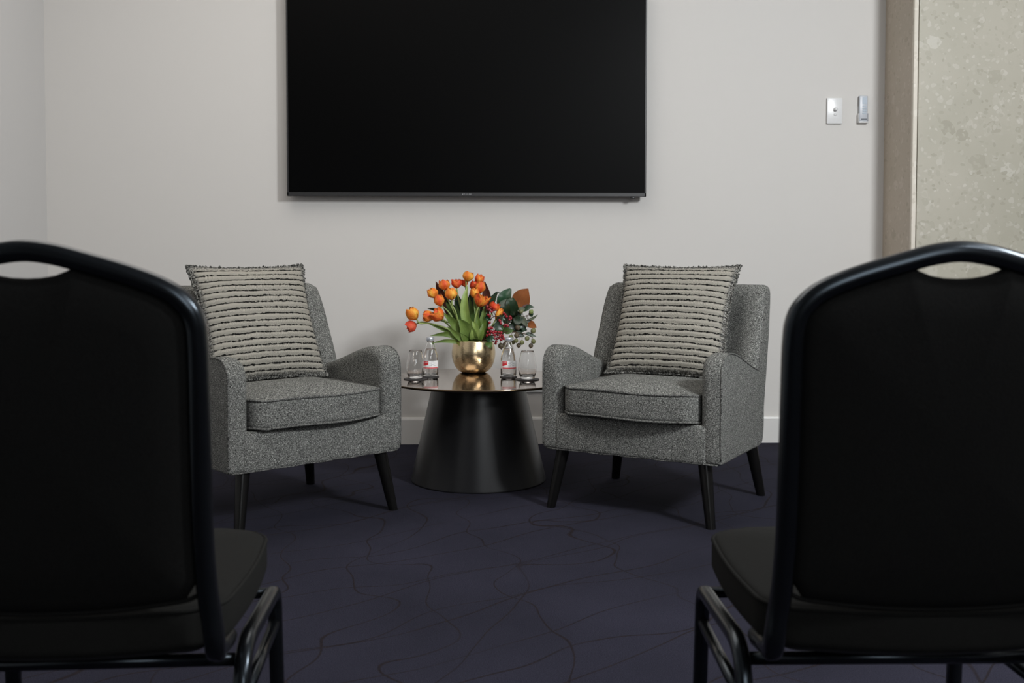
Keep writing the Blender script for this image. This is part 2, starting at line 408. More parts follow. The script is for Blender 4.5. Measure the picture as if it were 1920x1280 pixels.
# ------------------------------------------------------------------ room
XL, XR, YB, ZC = -1.988, 3.9, -2.6, 2.75
PX, PY = 1.880, 4.580                                   # terrazzo pier edge
def quad(name, pts, mat):
    bm = bmesh.new(); bm.faces.new([bm.verts.new(p) for p in pts]); return struct(obj(name, bm, mat, smooth=False))
struct(obj('floor', box(((XL+XR)/2, (YB+WALL)/2, -.05), (XR-XL+.4, WALL-YB+.4, .1)), 'carpet', smooth=False))
struct(obj('ceiling', box(((XL+XR)/2, (YB+WALL)/2, ZC+.05), (XR-XL+.4, WALL-YB+.4, .1)), 'ceil', smooth=False))
struct(obj('wall_back', box(((XL+XR)/2, WALL+.06, ZC/2), (XR-XL+.4, .12, ZC)), 'wall', smooth=False))
struct(obj('wall_left', box((XL-.06, (YB+WALL)/2, ZC/2), (.12, WALL-YB, ZC)), 'wall_left', smooth=False))
struct(obj('wall_right', box((XR+.06, (YB+WALL)/2, ZC/2), (.12, WALL-YB, ZC)), 'wall_dim', smooth=False))
struct(obj('wall_front', box(((XL+XR)/2, YB-.06, ZC/2), (XR-XL+.4, .12, ZC)), 'wall_dim', smooth=False))
# terrazzo clad wall section on the right: brown side return, pale edge strip, cream face
struct(obj('trim_1', box((PX+.011, (PY+.014+WALL)/2, ZC/2), (.022, WALL-PY-.014, ZC)), 'brown', smooth=False))
struct(obj('trim_2', box((PX+.0085, PY+.010, ZC/2), (.019, .020, ZC), .002, 1), 'pale', smooth=False))
struct(obj('wall_terrazzo', box(((PX+.021+XR)/2, (PY+WALL)/2, ZC/2), (XR-PX-.021, WALL-PY, ZC), .0015, 1), 'cream', smooth=False))
# skirting boards with a chamfered top
def skirt(name, p0, p1, nrm, h=.124, t=.016):
    p0, p1, nrm = Vector(p0), Vector(p1), Vector(nrm)
    prof = [(0, 0), (t, 0), (t, h-.010), (t-.003, h-.003), (t-.009, h), (0, h)]
    return struct(obj(name, loft([[p+nrm*a+Vector((0, 0, z)) for a, z in prof] for p in (p0, p1)]), 'skirt', smooth=False))
skirt('baseboard_back', (XL, WALL, 0), (PX, WALL, 0), (0, -1, 0))
skirt('baseboard_left', (XL, YB, 0), (XL, WALL-.016, 0), (1, 0, 0))

# ------------------------------------------------------------------ television
bl = at(538.2, 366.6, WALL-.07); br = at(1211.5, 369.3, WALL-.07)
tx0, tx1, tz0 = bl.x, br.x, (bl.z+br.z)/2; tw_ = tx1-tx0; th = tw_*.572
tv = thing('television', 'large black flat-screen television mounted on the white wall above the table', 'television', ((tx0+tx1)/2, WALL-.07, tz0))
bm = bmesh.new(); w2 = tw_/2; bz = .0075; bb = .0175
add_box(bm, (0, .014, bb/2), (tw_, .028, bb), .0015, 1)
add_box(bm, (0, .014, th-bz/2), (tw_, .028, bz), .0015, 1)
for s in (-1, 1): add_box(bm, (s*(w2-bz/2), .014, th/2), (bz, .028, th), .0015, 1)
obj('bezel', bm, 'bezel', tv, smooth=False)
obj('screen', box((0, .009, (bb+th-bz)/2), (tw_-2*bz+.002, .010, th-bz-bb+.002)), 'screen', tv, smooth=False)
bm = bmesh.new(); add_box(bm, (0, .032, th/2), (tw_-.05, .030, th-.05), .008, 2); add_box(bm, (0, .055, th*.5), (.5, .024, .36), .004, 1)
obj('rear_housing', bm, 'bezel', tv, smooth=False)
lg = bmesh.new(); lx = at(875, 364, WALL-.07).x-(tx0+tx1)/2
for k, wd in enumerate((.0052, .0050, .0056, .0030, .0054, .0052)):      # tiny illegible maker mark, six silver letters
    x = lx-.0185+k*.0073
    hh = .0058 if k in (0, 1, 5) else .0048
    add_box(lg, (x, -.0004, .0092), (wd*.35, .0012, hh)); add_box(lg, (x+wd*.18, -.0004, .0092+hh*.33), (wd*.8, .0012, hh*.26))
    if k in (0, 2, 5): add_box(lg, (x+wd*.18, -.0004, .0092-hh*.33), (wd*.8, .0012, hh*.26))
obj('maker_mark', lg, 'silver', tv, smooth=False, label='small silver lettering on the lower bezel')
bm = bmesh.new(); add_box(bm, (0, 0, 0), (.020, .016, .009), .003, 2); kx = at(1187, 371, WALL-.07).x-(tx0+tx1)/2
kb = obj('control_button', bm, 'bezel', tv, loc=(kx, .012, -.0035))
obj('indicator_lens', lathe([(0, 0), (.0022, .0), (.0018, .0010), (0, .0013)], 12), 'silver', kb).matrix_local = Matrix.Translation((.002, -.0082, 0)) @ Matrix.Rotation(PI/2, 4, 'X')

# ------------------------------------------------------------------ dimmer, remote, outlet
p0 = at(1549.5, 184, WALL); p1 = at(1578, 232.5, WALL)
pw, ph = p1.x-p0.x, p0.z-p1.z
sw = thing('light_dimmer', 'white wall dimmer plate with a round knob, left of the remote control', 'light switch', ((p0.x+p1.x)/2, WALL, (p0.z+p1.z)/2))
sharp(obj('wall_plate', box((0, -.006, 0), (pw, .012, ph), .003, 3), 'white_plastic', sw))
kn = obj('knob', lathe([(0, 0), (.0095, 0), (.0095, .004), (.0075, .005), (.0072, .016), (.006, .0175), (0, .0178)], 28), 'white_plastic', sw)
kn.matrix_local = Matrix.Translation((.002, -.012, .006)) @ Matrix.Rotation(PI/2, 4, 'X')
ind = obj('push_button', lathe([(0, 0), (.0075, 0), (.0070, .0016), (0, .0018)], 24), 'white_plastic', sw)
ind.matrix_local = Matrix.Translation((.002, -.0118, -.017)) @ Matrix.Rotation(PI/2, 4, 'X')
q0 = at(1608, 180, WALL); q1 = at(1625, 232, WALL); rw, rh = q1.x-q0.x, q0.z-q1.z
ho = thing('remote_holder', 'small white wall holder gripping the remote control', 'holder', ((q0.x+q1.x)/2, WALL, q1.z))
bm = bmesh.new(); add_box(bm, (0, -.002, rh*.32), (rw*.95, .004, rh*.62), .0015, 2); add_box(bm, (0, -.0115, rh*.04), (rw*1.04, .023, .008), .0025, 2)
obj('back_plate', bm, 'white_plastic', ho)
for s in (-1, 1): obj('side_clip', box((s*rw*.50, -.0115, rh*.19), (.0022, .023, rh*.34), .0008, 1), 'white_plastic', ho)
rc = thing('remote_control', 'slim pale grey-blue remote control standing in the white wall holder', 'remote control', ((q0.x+q1.x)/2, WALL-.0125, q1.z+.0085))
rr = rh-.009
sharp(obj('casing', box((0, 0, rr/2), (rw*.90, .015, rr), .004, 3), 'grey_plastic', rc))
obj('display', box((.004, -.0078, rr*.80), (rw*.46, .001, rr*.26)), 'blue_grey', rc, smooth=False)
for k in range(4):
    obj('button', box((.004, -.008, rr*(.58-.09*k)), (rw*.42, .0022, .0058), .0008, 1), 'blue_grey', rc, smooth=False)
obj('maker_mark', box((.002, -.0079, rr*.085), (rw*.62, .0010, .0055)), 'dark_print', rc, smooth=False, label='dark printed mark at the foot of the remote')
e0 = at(979, 735, WALL)
po = thing('power_outlet', 'white wall power outlet low behind the right rim of the table', 'power outlet', (e0.x+.059, WALL, e0.z))
sharp(obj('wall_plate', box((0, -.005, .037), (.118, .010, .074), .0025, 2), 'white_plastic', po))
for s in (-1, 1):
    bm = bmesh.new()
    for dx, dz, an in ((-.008, .004, .5), (.008, .004, -.5), (0, -.010, 0)):
        b0 = len(bm.verts); add_box(bm, (0, 0, 0), (.0018, .0008, .008)); bm.verts.ensure_lookup_table()
        vs = bm.verts[b0:]; bmesh.ops.rotate(bm, matrix=Matrix.Rotation(an, 3, 'Y'), verts=vs); bmesh.ops.translate(bm, vec=(s*.028+dx, -.0102, .030+dz), verts=vs)
    obj('socket', bm, 'dark_print', po, smooth=False)
    obj('rocker', box((s*.028, -.0115, .060), (.012, .004, .010), .001, 1), 'white_plastic', po, smooth=False)

# ------------------------------------------------------------------ armchairs
CH_C = [((.6355, 3.754), -31.6), ((-.706, 3.671), 40.1)]
def arm_bm(s):
    prof = [(.160, .2055), (.05, .205), (-.10, .205), (-.20, .2045), (-.250, .2045), (-.264, .2055), (-.2725, .2105), (-.2760, .220), (-.2768, .245), (-.2770, .29), (-.2770, .36), (-.2770, .44), (-.2770, .490), (-.270, .525), (-.252, .548), (-.225, .560), (-.19, .5635), (-.14, .558), (-.08, .542), (-.02, .522), (.04, .503), (.09, .488), (.135, .480), (.165, .468), (.185, .445), (.195, .40), (.198, .33), (.197, .265), (.188, .228)]
    sm = catmull([(a, b, 0) for a, b in prof], 3, True)
    P = [(p.x, p.y) for p in sm]
    # orientation: make counter-clockwise
    A = sum(P[i-1][0]*P[i][1]-P[i][0]*P[i-1][1] for i in range(len(P)))
    if A < 0: P.reverse()
    xi, xo = .252, .3250
    st = []
    ri, ro = .030, .010
    for k in range(7):
        a = PI/2*k/6; st.append((xi+ri*(1-math.sin(a)), ri*(1-math.cos(a))))
    st = [(xi+ri*(1-math.cos(PI/2*k/6)), ri*(1-math.sin(PI/2*k/6))) for k in range(7)]
    st += [(xo-ro*(1-math.sin(PI/2*k/4)), ro*(1-math.cos(PI/2*k/4))) for k in range(5)]
    loops = []
    for x, d in st:
        Q = inset_poly(P, d) if d > 1e-6 else [Vector(p) for p in P]
        Q = [Vector(p).lerp(q, max(0, min(1, (p[1]-.235)/.10))) if d > .012 else q for p, q in zip(P, Q)]
        loops.append([(s*x, p[0], p[1]) for p in Q])
    return loft(loops)
def interp(tab, z):
    for (z0, a), (z1, b) in zip(tab, tab[1:]):
        if z <= z1:
            t = (z-z0)/(z1-z0); return a+(b-a)*t
    return tab[-1][1]
def back_bm():
    yw = [(.205, .110), (.40, .100), (.48, .108), (.54, .130), (.60, .158), (.66, .186), (.71, .208), (.742, .226), (.758, .242), (.768, .258), (.774, .276)]
    yr = [(.205, .212), (.30, .222), (.48, .256), (.60, .285), (.70, .306), (.75, .314), (.764, .312), (.770, .306), (.774, .294)]
    W_ = [(.205, .310), (.23, .320), (.48, .3215), (.60, .320), (.74, .3155), (.760, .312), (.768, .306), (.774, .292)]
    zs = [.205, .215, .23, .30, .38, .44, .48, .51, .54, .57, .60, .63, .66, .69, .71, .73, .742, .752, .760, .766, .770, .773, .774]
    loops = []
    for z in zs:
        a, b, w = interp(yw, z), interp(yr, z), interp(W_, z)
        dep = min(.055, max(0, (b-a)-.065))
        r = min(.028, (b-a)*.45); L = []
        def corner(cx, cy, a0):
            for k in range(5):
                t = a0+PI/2*k/4; L.append((cx+r*math.cos(t), cy+r*math.sin(t), z))
        corner(w-r, b-r, 0); corner(-w+r, b-r, PI/2)
        corner(-w+r, a+r, PI)
        n = 22
        for k in range(1, n):
            x = -(w-r)+2*(w-r)*k/n
            t = max(0, min(1, (w-.030-abs(x))/.13)); t = t*t*(3-2*t)
            L.append((x, a+dep*t, z))
        corner(w-r, a+r, 1.5*PI)
        loops.append(L)
    return loft(loops)
def cushion_outline(w, y0, y1, bow, r, n=9):
    pts = []
    # counter-clockwise starting front-left going right
    for k in range(13):
        x = -w+r+(2*w-2*r)*k/12; pts.append((x, y0+bow*((x/w)**2)))
    def arc(cx, cy, a0):
        for k in range(1, n): 
            t = a0+PI/2*k/n; pts.append((cx+r*math.cos(t), cy+r*math.sin(t)))
    fy = y0+bow*(((w-r)/w)**2)
    arc(w-r, fy+r, -PI/2)
    for k in range(7): pts.append((w, fy+r+(y1-2*r-fy)*k/6))
    arc(w-r, y1-r, 0)
    for k in range(7): pts.append((w-r-(2*w-2*r)*k/6, y1))
    arc(-w+r, y1-r, PI/2)
    for k in range(7): pts.append((-w, y1-r-(y1-2*r-fy)*k/6))
    arc(-w+r, fy+r, PI)
    return pts
def pad(outline, z0, z1, r, dome_top, dome_bot=.0, cy=0, rows=7):
    """upholstered pad: rounded edges, domed top"""
    loops = []
    def ring(d, z): loops.append([(p.x, p.y, z) for p in inset_poly(outline, d)] if d > 1e-6 else [(p[0], p[1], z) for p in outline])
    cx = sum(p[0] for p in outline)/len(outline); cyy = sum(p[1] for p in outline)/len(outline)
    inn_b = inset_poly(outline, r); inn_t = inset_poly(outline, r)
    for f in (.0, .45, .75): loops.append([(cx+(p.x-cx)*f+(0 if f else 1e-4*math.cos(i)), cyy+(p.y-cyy)*f+(0 if f else 1e-4*math.sin(i)), z0-dome_bot*(1-f*f)) for i, p in enumerate(inn_b)])
    for k in range(6):
        a = PI/2*k/5; ring(r*(1-math.sin(a)), z0+r*(1-math.cos(a)))
    for k in range(6):
        a = PI/2*k/5; ring(r*(1-math.cos(a)), z1-r*(1-math.sin(a)))
    for k in range(1, rows+1):
        f = 1-k/rows; loops.append([(cx+(p.x-cx)*f+(0 if f else 1e-4*math.cos(i)), cyy+(p.y-cyy)*f+(0 if f else 1e-4*math.sin(i)), z1+dome_top*(1-f**2.2)) for i, p in enumerate(inn_t)])
    return loft(loops)
def make_armchair():
    t = thing('armchair', 'x', 'armchair')
    obj('backrest', back_bm(), 'boucle', t)
    bk = t.children[0]
    for s in (-1, 1):
        # vertical piping between the wing and the outer side
        obj('piping', tube(catmull([(s*.3215, .128, .47), (s*.3208, .150, .53), (s*.3195, .182, .60), (s*.3178, .217, .68), (s*.3155, .247, .735), (s*.312, .262, .758)], 6), .0030, 6), 'boucle_piping', bk)
        a = obj('arm', arm_bm(s), 'boucle', t)
        obj('piping', tube(catmull([(s*.3235, -.2725, .222), (s*.3235, -.2745, .26), (s*.3235, -.2745, .36), (s*.3235, -.2745, .49), (s*.3235, -.2675, .5235), (s*.3235, -.2505, .546), (s*.3235, -.2245, .5578), (s*.3235, -.19, .5612), (s*.3235, -.14, .5558), (s*.3235, -.08, .5398), (s*.3235, -.02, .5198), (s*.3235, .04, .5008), (s*.3235, .09, .4858), (s*.3235, .125, .479)], 4), .0032, 6), 'boucle_piping', a)
    fr = bmesh.new(); add_box(fr, (0, -.2515, .2675), (.552, .054, .128), .012, 4)
    add_box(fr, (0, -.02, .265), (.54, .44, .105), .01, 2)
    rl = obj('front_rail', fr, 'boucle', t)
    lw = [(-.312+.624*k/26, -.2735+(.004 if k in (0, 26) else 0), .2065+.0016*math.sin(k*1.3)*(1 if 4 < k < 22 else 0)) for k in range(27)]
    obj('piping', tube(lw, .0030, 6), 'boucle_piping', rl)
    ol = cushion_outline(.2465, -.318, .120, .030, .058)
    cu = obj('seat_cushion', pad(ol, .334, .432, .018, .027), 'boucle', t)
    for z in (.4270, .3390):
        oo = inset_poly(ol, .0020)
        obj('piping', tube([(p.x, p.y, z+.002*math.sin(i*.55)) for i, p in enumerate(oo)], .0042, 7, closed=True), 'boucle_piping', cu)
    for sx in (-1, 1):
        for sy in (-1, 1):
            top = Vector((sx*.258, sy*.240, .215)); ft = Vector((sx*.292, sy*.2735, 0))
            pth = [top+(ft-top)*k/6 for k in range(7)]; pth[-1].z = 0.0
            L = obj('leg', tube(pth, [.0235-.0075*k/6 for k in range(7)], 20), 'black_wood', t)
            # keep the sole flat on the floor
            for v in L.data.vertices:
                if v.co.z < .012: v.co.z = 0.0
            sharp(L, 40)
    return t
arm1 = make_armchair()
arm2 = copy_tree(arm1)
LB = ['grey flecked armchair right of the round table, nearer the terrazzo wall', 'grey flecked armchair left of the round table, partly hidden by the left black chair']
for o, ((cx, cy), a), lb in zip((arm1, arm2), CH_C, LB):
    o.location = (cx, cy, 0); o.rotation_euler = (0, 0, math.radians(a)); o['label'] = lb; o['group'] = 'grey armchairs either side of the table'

# ------------------------------------------------------------------ pillows
def pillow_bm(w, h, thick, seed):
    bm = bmesh.new(); uvl = bm.loops.layers.uv.new('UVMap'); n, mm = 84, 150; rnd = random.Random(seed)
    grids = []
    def shape(u, v, side):
        x, y = (u-.5), (v-.5)
        a, b = abs(2*x), abs(2*y)
        # pinched sides, pointed corners
        px_ = x*w*(1-.085*(1-b**2)*a**2); py_ = y*h*(1-.050*(1-a**2)*b**2)
        prof = max(0, (1-a**2.6))**.55*max(0, (1-b**2.6))**.55
        zz = side*thick/2*prof
        row = v*19.0+.12*noise.noise((u*5, v*9, seed))
        fr_ = abs((row % 1)-.5)
        edge = min(1, (1-max(a, b))*14)
        if side > 0: zz += (.0020*math.cos(fr_*2*PI)+.0022*noise.noise((u*55, v*90, seed)))*edge
        j = .0045*(1-edge)
        return Vector((px_+j*noise.noise((u*60, v*60, seed+3)), py_+j*noise.noise((u*60, v*60, seed+9)), zz))
    for side in (1, -1):
        g = [[bm.verts.new(shape(i/n, j/mm, side)) for i in range(n+1)] for j in range(mm+1)]
        for j in range(mm):
            for i in range(n):
                q = (g[j][i], g[j][i+1], g[j+1][i+1], g[j+1][i])
                uv = ((i/n, j/mm), ((i+1)/n, j/mm), ((i+1)/n, (j+1)/mm), (i/n, (j+1)/mm))
                if side < 0: q = q[::-1]; uv = uv[::-1]
                f = bm.faces.new(q)
                for lp, c in zip(f.loops, uv): lp[uvl].uv = c
    bmesh.ops.remove_doubles(bm, verts=bm.verts, dist=.0002)
    return bm, shape
def make_pillow(seed, label):
    t = thing('cushion', label, 'cushion', group='woven cushions on the armchairs')
    w, h = .452, .430
    bm, shp = pillow_bm(w, h, .125, seed)
    obj('cover', bm, 'weave', t)
    fb = bmesh.new(); rnd = random.Random(seed+1)
    per = [(k/70, 0) for k in range(70)]+[(1, k/70) for k in range(70)]+[(1-k/70, 1) for k in range(70)]+[(0, 1-k/70) for k in range(70)]
    base = [shp(u, v, 1) for u, v in per]
    add_tube(fb, [p+Vector((rnd.uniform(-.0015, .0015), rnd.uniform(-.0015, .0015), rnd.uniform(-.002, .002))) for p in base], [rnd.uniform(.0032, .0066) for _ in base], 7, closed=True)
    for k in range(420):                                   # little yarn loops along the seam
        u, v = per[rnd.randrange(len(per))]; p = shp(u, v, 1)
        o = Vector((u-.5, v-.5, 0)); o = Vector((math.copysign(1, o.x) if abs(o.x) > .499 else 0, math.copysign(1, o.y) if abs(o.y) > .499 else 0, 0))
        sd = Vector((-o.y, o.x, 0)); L = rnd.uniform(.002, .0052)
        a = p-sd*.005-o*.003; b = p+o*L+Vector((0, 0, rnd.uniform(-.006, .008))); c = p+sd*.005-o*.003
        add_tube(fb, catmull([a, b, c], 3), rnd.uniform(.0018, .0030), 5)
    obj('knotted_edge', fb, 'fringe', t, label='knotted dark and cream yarn edge')
    return t
def place_pillow(t, chair, bl_, lean, dx=0, dyaw=0):
    (cx, cy), a = chair; ar = math.radians(a)
    base = Matrix.Translation((cx, cy, 0)) @ Matrix.Rotation(ar, 4, 'Z')
    # local pillow: x across, y up, +z outwards (towards -y of chair)
    t.matrix_world = base @ Matrix.Translation((dx, bl_[0], bl_[1])) @ Matrix.Rotation(dyaw, 4, 'Z') @ Matrix.Rotation(PI/2-lean, 4, 'X') @ Matrix.Translation((0, .215, 0))
pl1 = make_pillow(3, 'cream and black woven cushion leaning in the right armchair')
place_pillow(pl1, CH_C[0], (.028, .447), math.radians(23), 0.005)
pl2 = make_pillow(11, 'cream and black woven cushion leaning in the left armchair')
place_pillow(pl2, CH_C[1], (.028, .447), math.radians(23), -.010)

# ------------------------------------------------------------------ round table
TX, TY, TZ, TR = -.0116, 4.142, .3975, .3643
tb = thing('side_table', 'round low table with bronze mirror top on a black cone base, between the armchairs', 'table', (TX, TY, 0))
obj('base', lathe([(0, 0), (.2640, 0), (.2650, .003), (.2645, .006), (.1790, TZ-.016), (.1785, TZ-.010), (0, TZ-.010)], 96), 'table_base', tb); sharp(tb.children[-1], 50)
tp = obj('tabletop', lathe([(0, TZ-.0095), (TR-.003, TZ-.0095), (TR-.0008, TZ-.0085), (TR, TZ-.006), (TR, TZ-.003), (TR-.001, TZ-.0006), (TR-.003, TZ), (TR-.0045, TZ), (TR-.02, TZ), (0, TZ)], 128), 'table_top', tb)
sharp(tp, 25)
obj('rim', lathe([(TR-.0005, TZ-.0075), (TR+.0010, TZ-.0068), (TR+.0010, TZ-.0022), (TR-.0005, TZ-.0015)], 128, cap0=False, cap1=False), 'table_edge', tp)

# coasters, glasses, bottles
def coaster(px, py, r, label):
    p = atz(px, py, TZ); o = obj('coaster', lathe([(0, 0), (r, 0), (r, .0022), (r-.0008, .003), (0, .003)], 40), 'coaster', loc=(p.x, p.y, TZ+.0003))
    sharp(o, 40); tag(o, label, 'coaster', 'dark round coasters on the table'); return p
cz = TZ+.0036
def tumbler(p, label):
    t = thing('drinking_glass', label, 'glass', (p.x, p.y, cz), group='stemless glasses on the table')
    out = [(0, 0), (.020, 0), (.0245, .0015), (.028, .006), (.0325, .018), (.0350, .033), (.0353, .048), (.0335, .066), (.0292, .088), (.0245, .108)]
    inn = [(.0235, .1085), (.0280, .088), (.0323, .066), (.0341, .048), (.0337, .034), (.0310, .021), (.025, .0125), (.014, .009), (0, .0082)]
    s = catmull([(r, z, 0) for r, z in out], 3)[:-1]+catmull([(.0245, .108, 0), (.0241, .1090, 0), (.0235, .1085, 0)], 2)[:-1]+catmull([(r, z, 0) for r, z in inn], 3)
    pr = [(max(0, v.x), v.y) for v in s]; pr[0] = (0, 0); pr[-1] = (0, inn[-1][1])
    obj('bowl', lathe(pr, 48), 'glass', t); return t
gl1 = coaster(779, 710.5, .046, 'dark round coaster under the left drinking glass'); tumbler(gl1, 'clear stemless glass left of the left water bottle')
gl2 = coaster(989, 711.5, .046, 'dark round coaster under the right drinking glass'); tumbler(gl2, 'clear stemless glass right of the right water bottle')
bt1 = coaster(807, 706.3, .034, 'small dark coaster under the left water bottle')
bt2 = coaster(953.5, 706.8, .034, 'small dark coaster under the right water bottle')
def text_bm(s, size):
    cu = bpy.data.curves.new('lettering', 'FONT'); cu.body = s; cu.size = size; cu.align_x = 'CENTER'; cu.align_y = 'CENTER'; cu.resolution_u = 3
    o = bpy.data.objects.new('lettering', cu); COL.objects.link(o)
    dg_ = bpy.context.evaluated_depsgraph_get(); me = bpy.data.meshes.new_from_object(o.evaluated_get(dg_))
    bm = bmesh.new(); bm.from_mesh(me); bpy.data.objects.remove(o); bpy.data.curves.remove(cu); bpy.data.meshes.remove(me)
    return bm
def bottle(p, label, turn):
    t = thing('water_bottle', label, 'bottle', (p.x, p.y, cz), turn, group='small water bottles on the table'); t.scale = (1.04, 1.04, .965)
    out = [(0, .001), (.020, 0), (.0265, .001), (.0295, .005), (.0302, .012), (.0302, .062), (.0296, .074), (.0270, .090), (.0225, .107), (.0180, .121), (.0142, .133), (.0128, .140), (.0128, .150)]
    inn = [(.0100, .150), (.0100, .140), (.0115, .133), (.0155, .121), (.0200, .107), (.0245, .090), (.0270, .074), (.0276, .062), (.0276, .012), (.025, .007), (.012, .006), (0, .006)]
    obj('glass_body', lathe(out+inn, 48), 'glass', t)
    obj('water', lathe([(0, .0066), (.012, .0066), (.0245, .0078), (.0270, .0125), (.0270, .062), (.0264, .074), (.0239, .090), (.0194, .107), (.0170, .114), (0, .114)], 40), 'water', t)
    cp = [(0, .146), (.0148, .146), (.0150, .1465), (.0150, .158), (.0140, .1600), (0, .1604)]
    obj('cap', lathe(cp, 40), 'cap', t)
    def band(z0, z1, a0, a1, r, n=20, slant=0):
        bm = bmesh.new(); g = []
        for k in range(n+1):
            a = a0+(a1-a0)*k/n; g.append((bm.verts.new((r*math.sin(a), -r*math.cos(a), z0(k/n) if callable(z0) else z0)), bm.verts.new((r*math.sin(a), -r*math.cos(a), z1))))
        for x, y in zip(g, g[1:]): bm.faces.new((x[0], y[0], y[1], x[1]))
        return bm
    lb = obj('paper_label', band(.034, .066, -1.45, 1.45, .03045, 36), 'label_white', t, label='white wrap label with a red flag mark')
    obj('red_flag', band(lambda s: .0435+.0065*s, .0640, -.78, -.08, .0306, 12), 'label_red', lb)
    def wrap(bm, a_c, z_c, r):
        for v in bm.verts:
            a = a_c+v.co.x/r; z = z_c+v.co.y; v.co = Vector((r*math.sin(a), -r*math.cos(a), z))
        return bm
    obj('lettering', wrap(text_bm('CAPI', .0078), -.43, .0582, .0308), 'label_white', lb, smooth=False)
    bm = bmesh.new()
    for k in range(5):
        for z in (.0600, .0545, .0490, .0445):
            if (k*3+int(z*4000)) % 4 == 0: continue
            w_ = .0032+.0012*((k*7+int(z*3000)) % 3)/3; a_c = .08+k*.16
            q = [(a_c+dx/.0306, z+dz) for dx, dz in ((0, 0), (w_, 0), (w_, .0026), (0, .0026))]
            bm.faces.new([bm.verts.new((.0306*math.sin(a), -.0306*math.cos(a), zz)) for a, zz in q])
    obj('small_print', bm, 'label_grey', lb, smooth=False)
    obj('red_stripe', band(.0345, .0385, -.75, 1.35, .0306, 24), 'label_red', lb)
    return t
bottle(bt1, 'small clear water bottle with red and white label, right of the left glass', -.12)
bottle(bt2, 'small clear water bottle with red and white label, left of the right glass', -.12)

# vase
vp = atz(888, 697.5, TZ); VX, VY = vp.x, vp.y
va = thing('vase', 'rounded brushed brass vase holding the orange tulips', 'vase', (VX, VY, TZ+.0003)); va.scale = (1.065, 1.065, 1)
vo_ = [(0, .0), (.044, .0), (.0475, .0015), (.056, .006), (.067, .018), (.0765, .036), (.0822, .056), (.0845, .074), (.0838, .092), (.0808, .110), (.0770, .126), (.0758, .1315)]
vi_ = [(.0742, .1315), (.0752, .126), (.079, .110), (.082, .092), (.0825, .074), (.0800, .056), (.0745, .038), (.06, .018), (0, .010)]
sv = catmull([(r, z, 0) for r, z in vo_[1:]], 4); so = [(0, 0)]+[(p.x, p.y) for p in sv]
obj('body', lathe(so+[(.0750, .1322)]+vi_[:3], 96, cap1=False), 'brass', va); sharp(va.children[-1], 60)
obj('inner_wall', lathe(vi_[1:], 64, cap0=False), 'brass_in', va)
RIM = TZ+.1315

# ------------------------------------------------------------------ flowers
FY = VY
def P3(px, py, dy=0): return at(px, py, FY+dy)
def sprout(px, depth=.0):
    """a stem foot inside the vase, near the rim column px"""
    q = P3(px, 645, depth); dx = max(-.05, min(.05, q.x-VX)); return Vector((VX+dx*.45, VY+max(-.04, min(.04, depth))*.5, TZ+.04)), Vector((VX+dx*.95, VY+max(-.05, min(.05, depth))*.75, RIM-.004))
def stem_path(px0, pts, n=5):
    f, r_ = sprout(px0, pts[0][2] if len(pts[0]) > 2 else 0)
    return catmull([f, r_]+[P3(*p) for p in pts], n)
def leaf_grid(path, widths, side, fold=.25, nw=6, wav=0, normal=None):
    """blade along path; widths list is interpolated; side = width direction hint"""
    bm = bmesh.new(); uvl = bm.loops.layers.uv.new('UVMap'); N = len(path); rows = []
    for i, p in enumerate(path):
        t = (path[min(i+1, N-1)]-path[max(i-1, 0)]).normalized(); s = Vector(side); s = (s-t*s.dot(t))
        if s.length < 1e-4: s = t.orthogonal()
        s.normalize(); nn = t.cross(s)
        f = i/(N-1)*(len(widths)-1); k = min(int(f), len(widths)-2); w = widths[k]+(widths[k+1]-widths[k])*(f-k)
        row = []
        for j in range(nw+1):
            q = j/nw*2-1; row.append(bm.verts.new(p+s*(w/2*q)+nn*(fold*w*.5*(abs(q)**1.5)+wav*w*math.sin(i*.8+q*2)*abs(q))))
        rows.append(row)
    for i in range(N-1):
        for j in range(nw):
            f = bm.faces.new((rows[i][j], rows[i][j+1], rows[i+1][j+1], rows[i+1][j]))
            for lp, c in zip(f.loops, ((j/nw, i/N), ((j+1)/nw, i/N), ((j+1)/nw, (i+1)/N), (j/nw, (i+1)/N))): lp[uvl].uv = c
    return bm
WP = [.35, .75, 1.0, 1.0, .82, .5, .06]
def scaled(w, prof=WP): return [w*k for k in prof]
def side_of(path):
    d = (path[-1]-path[0]); d.y = 0; d.normalize(); return Vector((-d.z, .25, d.x))
